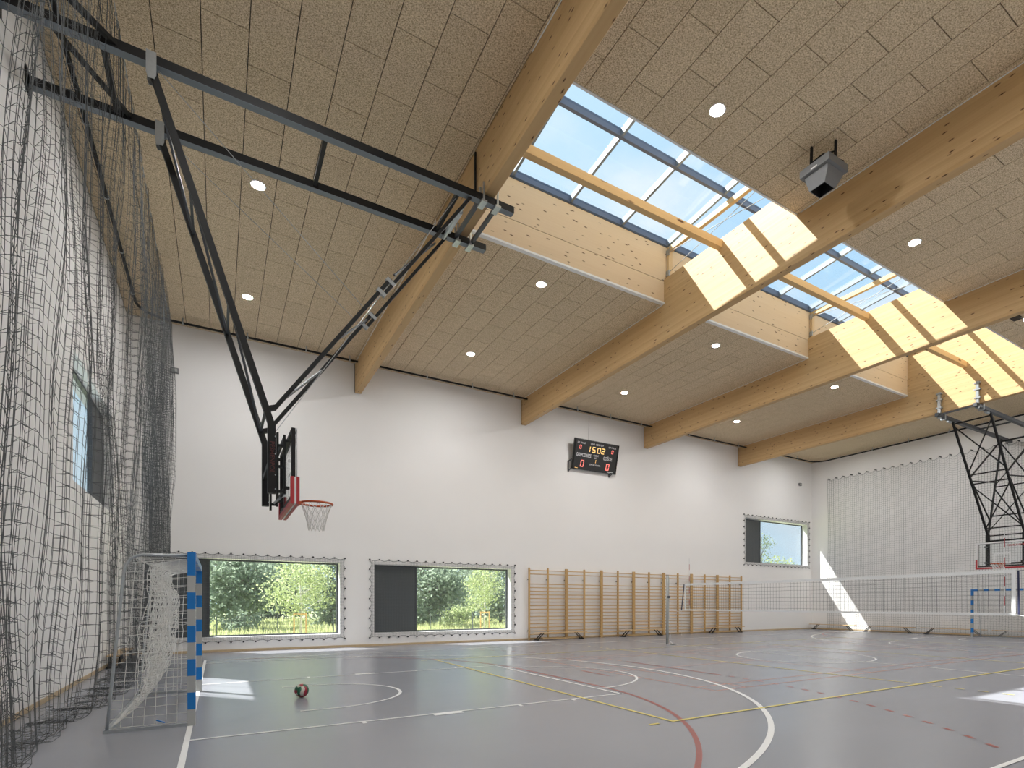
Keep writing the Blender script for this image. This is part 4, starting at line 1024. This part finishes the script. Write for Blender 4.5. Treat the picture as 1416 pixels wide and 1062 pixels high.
def tree(name, x, y, h, r, low, leaf, bark, label, n=2600, size=0.16, seed=0, clumps=40, group='trees beyond the windows', droop=0.0, trunk=0.12):
    q = np.random.default_rng(seed); t = thing(name, (x, y, GZ), label, 'tree' if name != 'bush' else 'bush', group)
    tr = MB().tube([(x, y, GZ), (x+0.05, y, GZ+h*0.4), (x-0.04, y+0.05, GZ+h*0.9)], [trunk, trunk*0.75, trunk*0.25], 7).build('trunk', bark, t, smooth=True)
    for k in range(7):
        a = q.uniform(0, 6.28); z = GZ+h*q.uniform(0.3, 0.75)
        MB().tube([(x, y, z), (x+r*0.6*math.cos(a), y+r*0.6*math.sin(a), z+h*0.12), (x+r*0.8*math.cos(a), y+r*0.8*math.sin(a), z+h*(0.16-droop*0.05))], [trunk*0.4, trunk*0.25, trunk*0.1], 4).build('branch', bark, t)
    zc = (low+h)/2
    tag(leaves(n, (x, y, GZ+zc), (r, r, (h-low)/2), clumps, size, q, droop).build('foliage', leaf, t), kind='stuff')
    return t
tree('tree', 0.82, 28, 5.0, 2.3, 0.7, M['leafA'], M['bark'], 'grey-green bushy tree seen through the low window by the goal, next to the dark panel', seed=1, n=4200)
tree('tree', 2.54, 38, 5.9, 2.6, 1.0, M['leafA'], M['bark'], 'loose grey-green tree behind the meadow in the low window by the goal', seed=2, n=3000)
tree('tree', 4.90, 50, 6.4, 3.0, 0.3, M['leafC'], M['bark'], 'dark tree behind the pale staked birch', seed=3, n=3000, size=0.22)
tree('tree', 4.05, 56, 4.2, 3.5, 0.2, M['leafC'], M['bark'], 'low dark tree at the back of the meadow behind the grey-green trees', seed=13, n=2600, size=0.25)
tree('staked_birch', 3.24, 16.9, 3.9, 1.15, 1.35, M['leafB'], M['birch'], 'young yellow-green birch held by orange stakes, in the low window by the goal', seed=4, n=4200, size=0.055, clumps=46, droop=0.5, trunk=0.055, group='young staked trees')
tree('tree', 6.57, 30, 5.2, 2.0, 0.5, M['leafA'], M['bark'], 'leafy tree right behind the staked birch, at the bare jamb of the low window', seed=5, n=3600)
tree('bush', 1.15, 24, 1.3, 0.9, 0.1, M['leafA'], M['bark'], 'small bush standing in the tall grass below the grey-green tree', seed=6, n=800, size=0.09, clumps=14, trunk=0.03, group='bushes in the meadow')
tree('tree', 12.45, 28, 5.2, 2.2, 0.3, M['leafA'], M['bark'], 'dense dark-leaved tree next to the dark panel of the window by the wall bars', seed=7, n=4600)
tree('tree', 20.29, 44, 6.6, 2.6, 1.9, M['leafA'], M['birch'], 'airy hanging birch above the white house roof', seed=8, n=2200, droop=1.2)
tree('staked_tree', 11.76, 16.9, 3.9, 0.85, 1.15, M['leafB'], M['birch'], 'young pale-trunked tree held by orange stakes, in the window by the wall bars', seed=9, n=2600, size=0.055, clumps=40, trunk=0.045, group='young staked trees')
tree('tree', 18.83, 30, 5.2, 2.2, 0.4, M['leafA'], M['bark'], 'leafy tree at the bare jamb of the window by the wall bars', seed=10, n=3600)
tree('tree', 20.74, 40, 5.8, 2.4, 0.6, M['leafA'], M['bark'], 'broad tree standing right behind the young tree with the pale trunk', seed=11, n=3200)
tree('bush', 13.06, 24, 1.45, 0.95, 0.1, M['leafB'], M['bark'], 'round yellow-green bush in the meadow before the white house', seed=12, n=1200, size=0.09, clumps=16, trunk=0.03, group='bushes in the meadow')
tree('bush', 15.34, 34, 2.3, 1.8, 0.1, M['leafC'], M['bark'], 'dark low bush between the dense tree and the white house', seed=14, n=1400, size=0.14, clumps=20, trunk=0.04, group='bushes in the meadow')
tree('tree', 73.11, 46, 8.3, 3.4, 3.0, M['leafB'], M['bark'], 'light green treetop just over the sill of the high window', seed=15, n=3000, size=0.2)
tree('tree', 61.95, 40, 12.0, 1.2, 5.0, M['leafA'], M['bark'], 'thin twiggy treetop next to the dark panel of the high window', seed=16, n=420, size=0.14, clumps=26)
# stakes round the young trees
for x, y, lb in ((3.19, 16.5, 'orange wooden stake frame around the young birch'), (11.65, 16.5, 'orange wooden stake frame around the young pale-trunked tree')):
    t = thing('tree_stake_frame', (x, y, GZ), lb, 'stake', 'wooden stakes outside')
    for dx in (-0.23, 0.23): MB().cyl((x+dx, y, GZ), (x+dx, y, 1.07), 0.03, 8).build('stake', M['stake'], t)
    MB().box(x-0.26, x+0.26, y-0.02, y+0.02, 0.98, 1.05).build('cross_rail', M['stake'], t)
# fence
t = thing('wire_fence', (6.0, 20.0, GZ), 'thin grey wire fence with slim posts across the meadow', 'fence')
FY = 20.0
fx0 = 0.18; step = 2.449
for k in range(-2, 8): MB().box(fx0+step*k-0.025, fx0+step*k+0.025, FY-0.02, FY+0.02, GZ, 0.95).build('post', M['fencewire'], t)
m = MB()
for z in np.arange(GZ+0.1, 0.92, 0.2): m.box(fx0-2*step, fx0+7*step, FY-0.003, FY+0.003, z-0.003, z+0.003)
for x in np.arange(fx0-2*step, fx0+7*step, 0.1): m.box(x-0.002, x+0.002, FY-0.002, FY+0.002, GZ+0.05, 0.9)
tag(m.build('wire_mesh', M['fencewire'], t), kind='stuff')
# meadow grass
q = np.random.default_rng(5); ng = 52000
gy = q.uniform(13.5, 46, ng); gx = q.uniform(-3.5, 27.0, ng)
hh_ = q.uniform(0.25, 0.62, ng)*(0.75+0.35*np.sin(gx*0.9)*np.sin(gy*0.7)); an = q.uniform(0, 6.28, ng); wd = 0.012+gy*0.0009
vv = np.zeros((ng,3,3)); vv[:,0] = np.stack([gx-wd*np.cos(an), gy-wd*np.sin(an), np.full(ng,GZ)],1); vv[:,1] = np.stack([gx+wd*np.cos(an), gy+wd*np.sin(an), np.full(ng,GZ)],1)
vv[:,2] = np.stack([gx+0.12*np.cos(an+1), gy+0.12*np.sin(an+1), GZ+hh_],1)
mb = MB(); mb.v = [tuple(r) for r in vv.reshape(-1,3).tolist()]; mb.f = [(3*i,3*i+1,3*i+2) for i in range(ng)]; mb.mi = [0]*ng
o = mb.build('meadow_grass', M['grass']); tag(o, 'tall sunlit meadow grass outside the low windows', 'grass', kind='stuff')
# white house behind the trees
hx, hy = 27.83, 62
t = thing('house', (hx, hy, GZ), 'small white house with pale roof half hidden by the trees', 'house')
MB().box(hx-3.2, hx+3.2, hy, hy+5, GZ, 1.9).build('wall', plain('white_render', (0.75,0.74,0.71), 0.8), t)
MB().prism([(hx-3.7, hy-0.5, 1.85), (hx-3.7, hy+5.5, 1.85), (hx-3.7, hy+2.5, 4.6)], (7.4,0,0)).build('roof', plain('pale_roof_sheet', (0.62,0.62,0.62), 0.6), t)
for dx in (-1.6, 1.2):
    w_ = MB().box(hx+dx-0.5, hx+dx+0.5, hy-0.03, hy, 0.5, 1.5).build('window', M['darkgrey'], t)
    MB().box(hx+dx-0.43, hx+dx+0.43, hy-0.045, hy-0.03, 0.57, 1.43).build('pane', plain('dark_pane', (0.05,0.06,0.07), 0.1), w_)
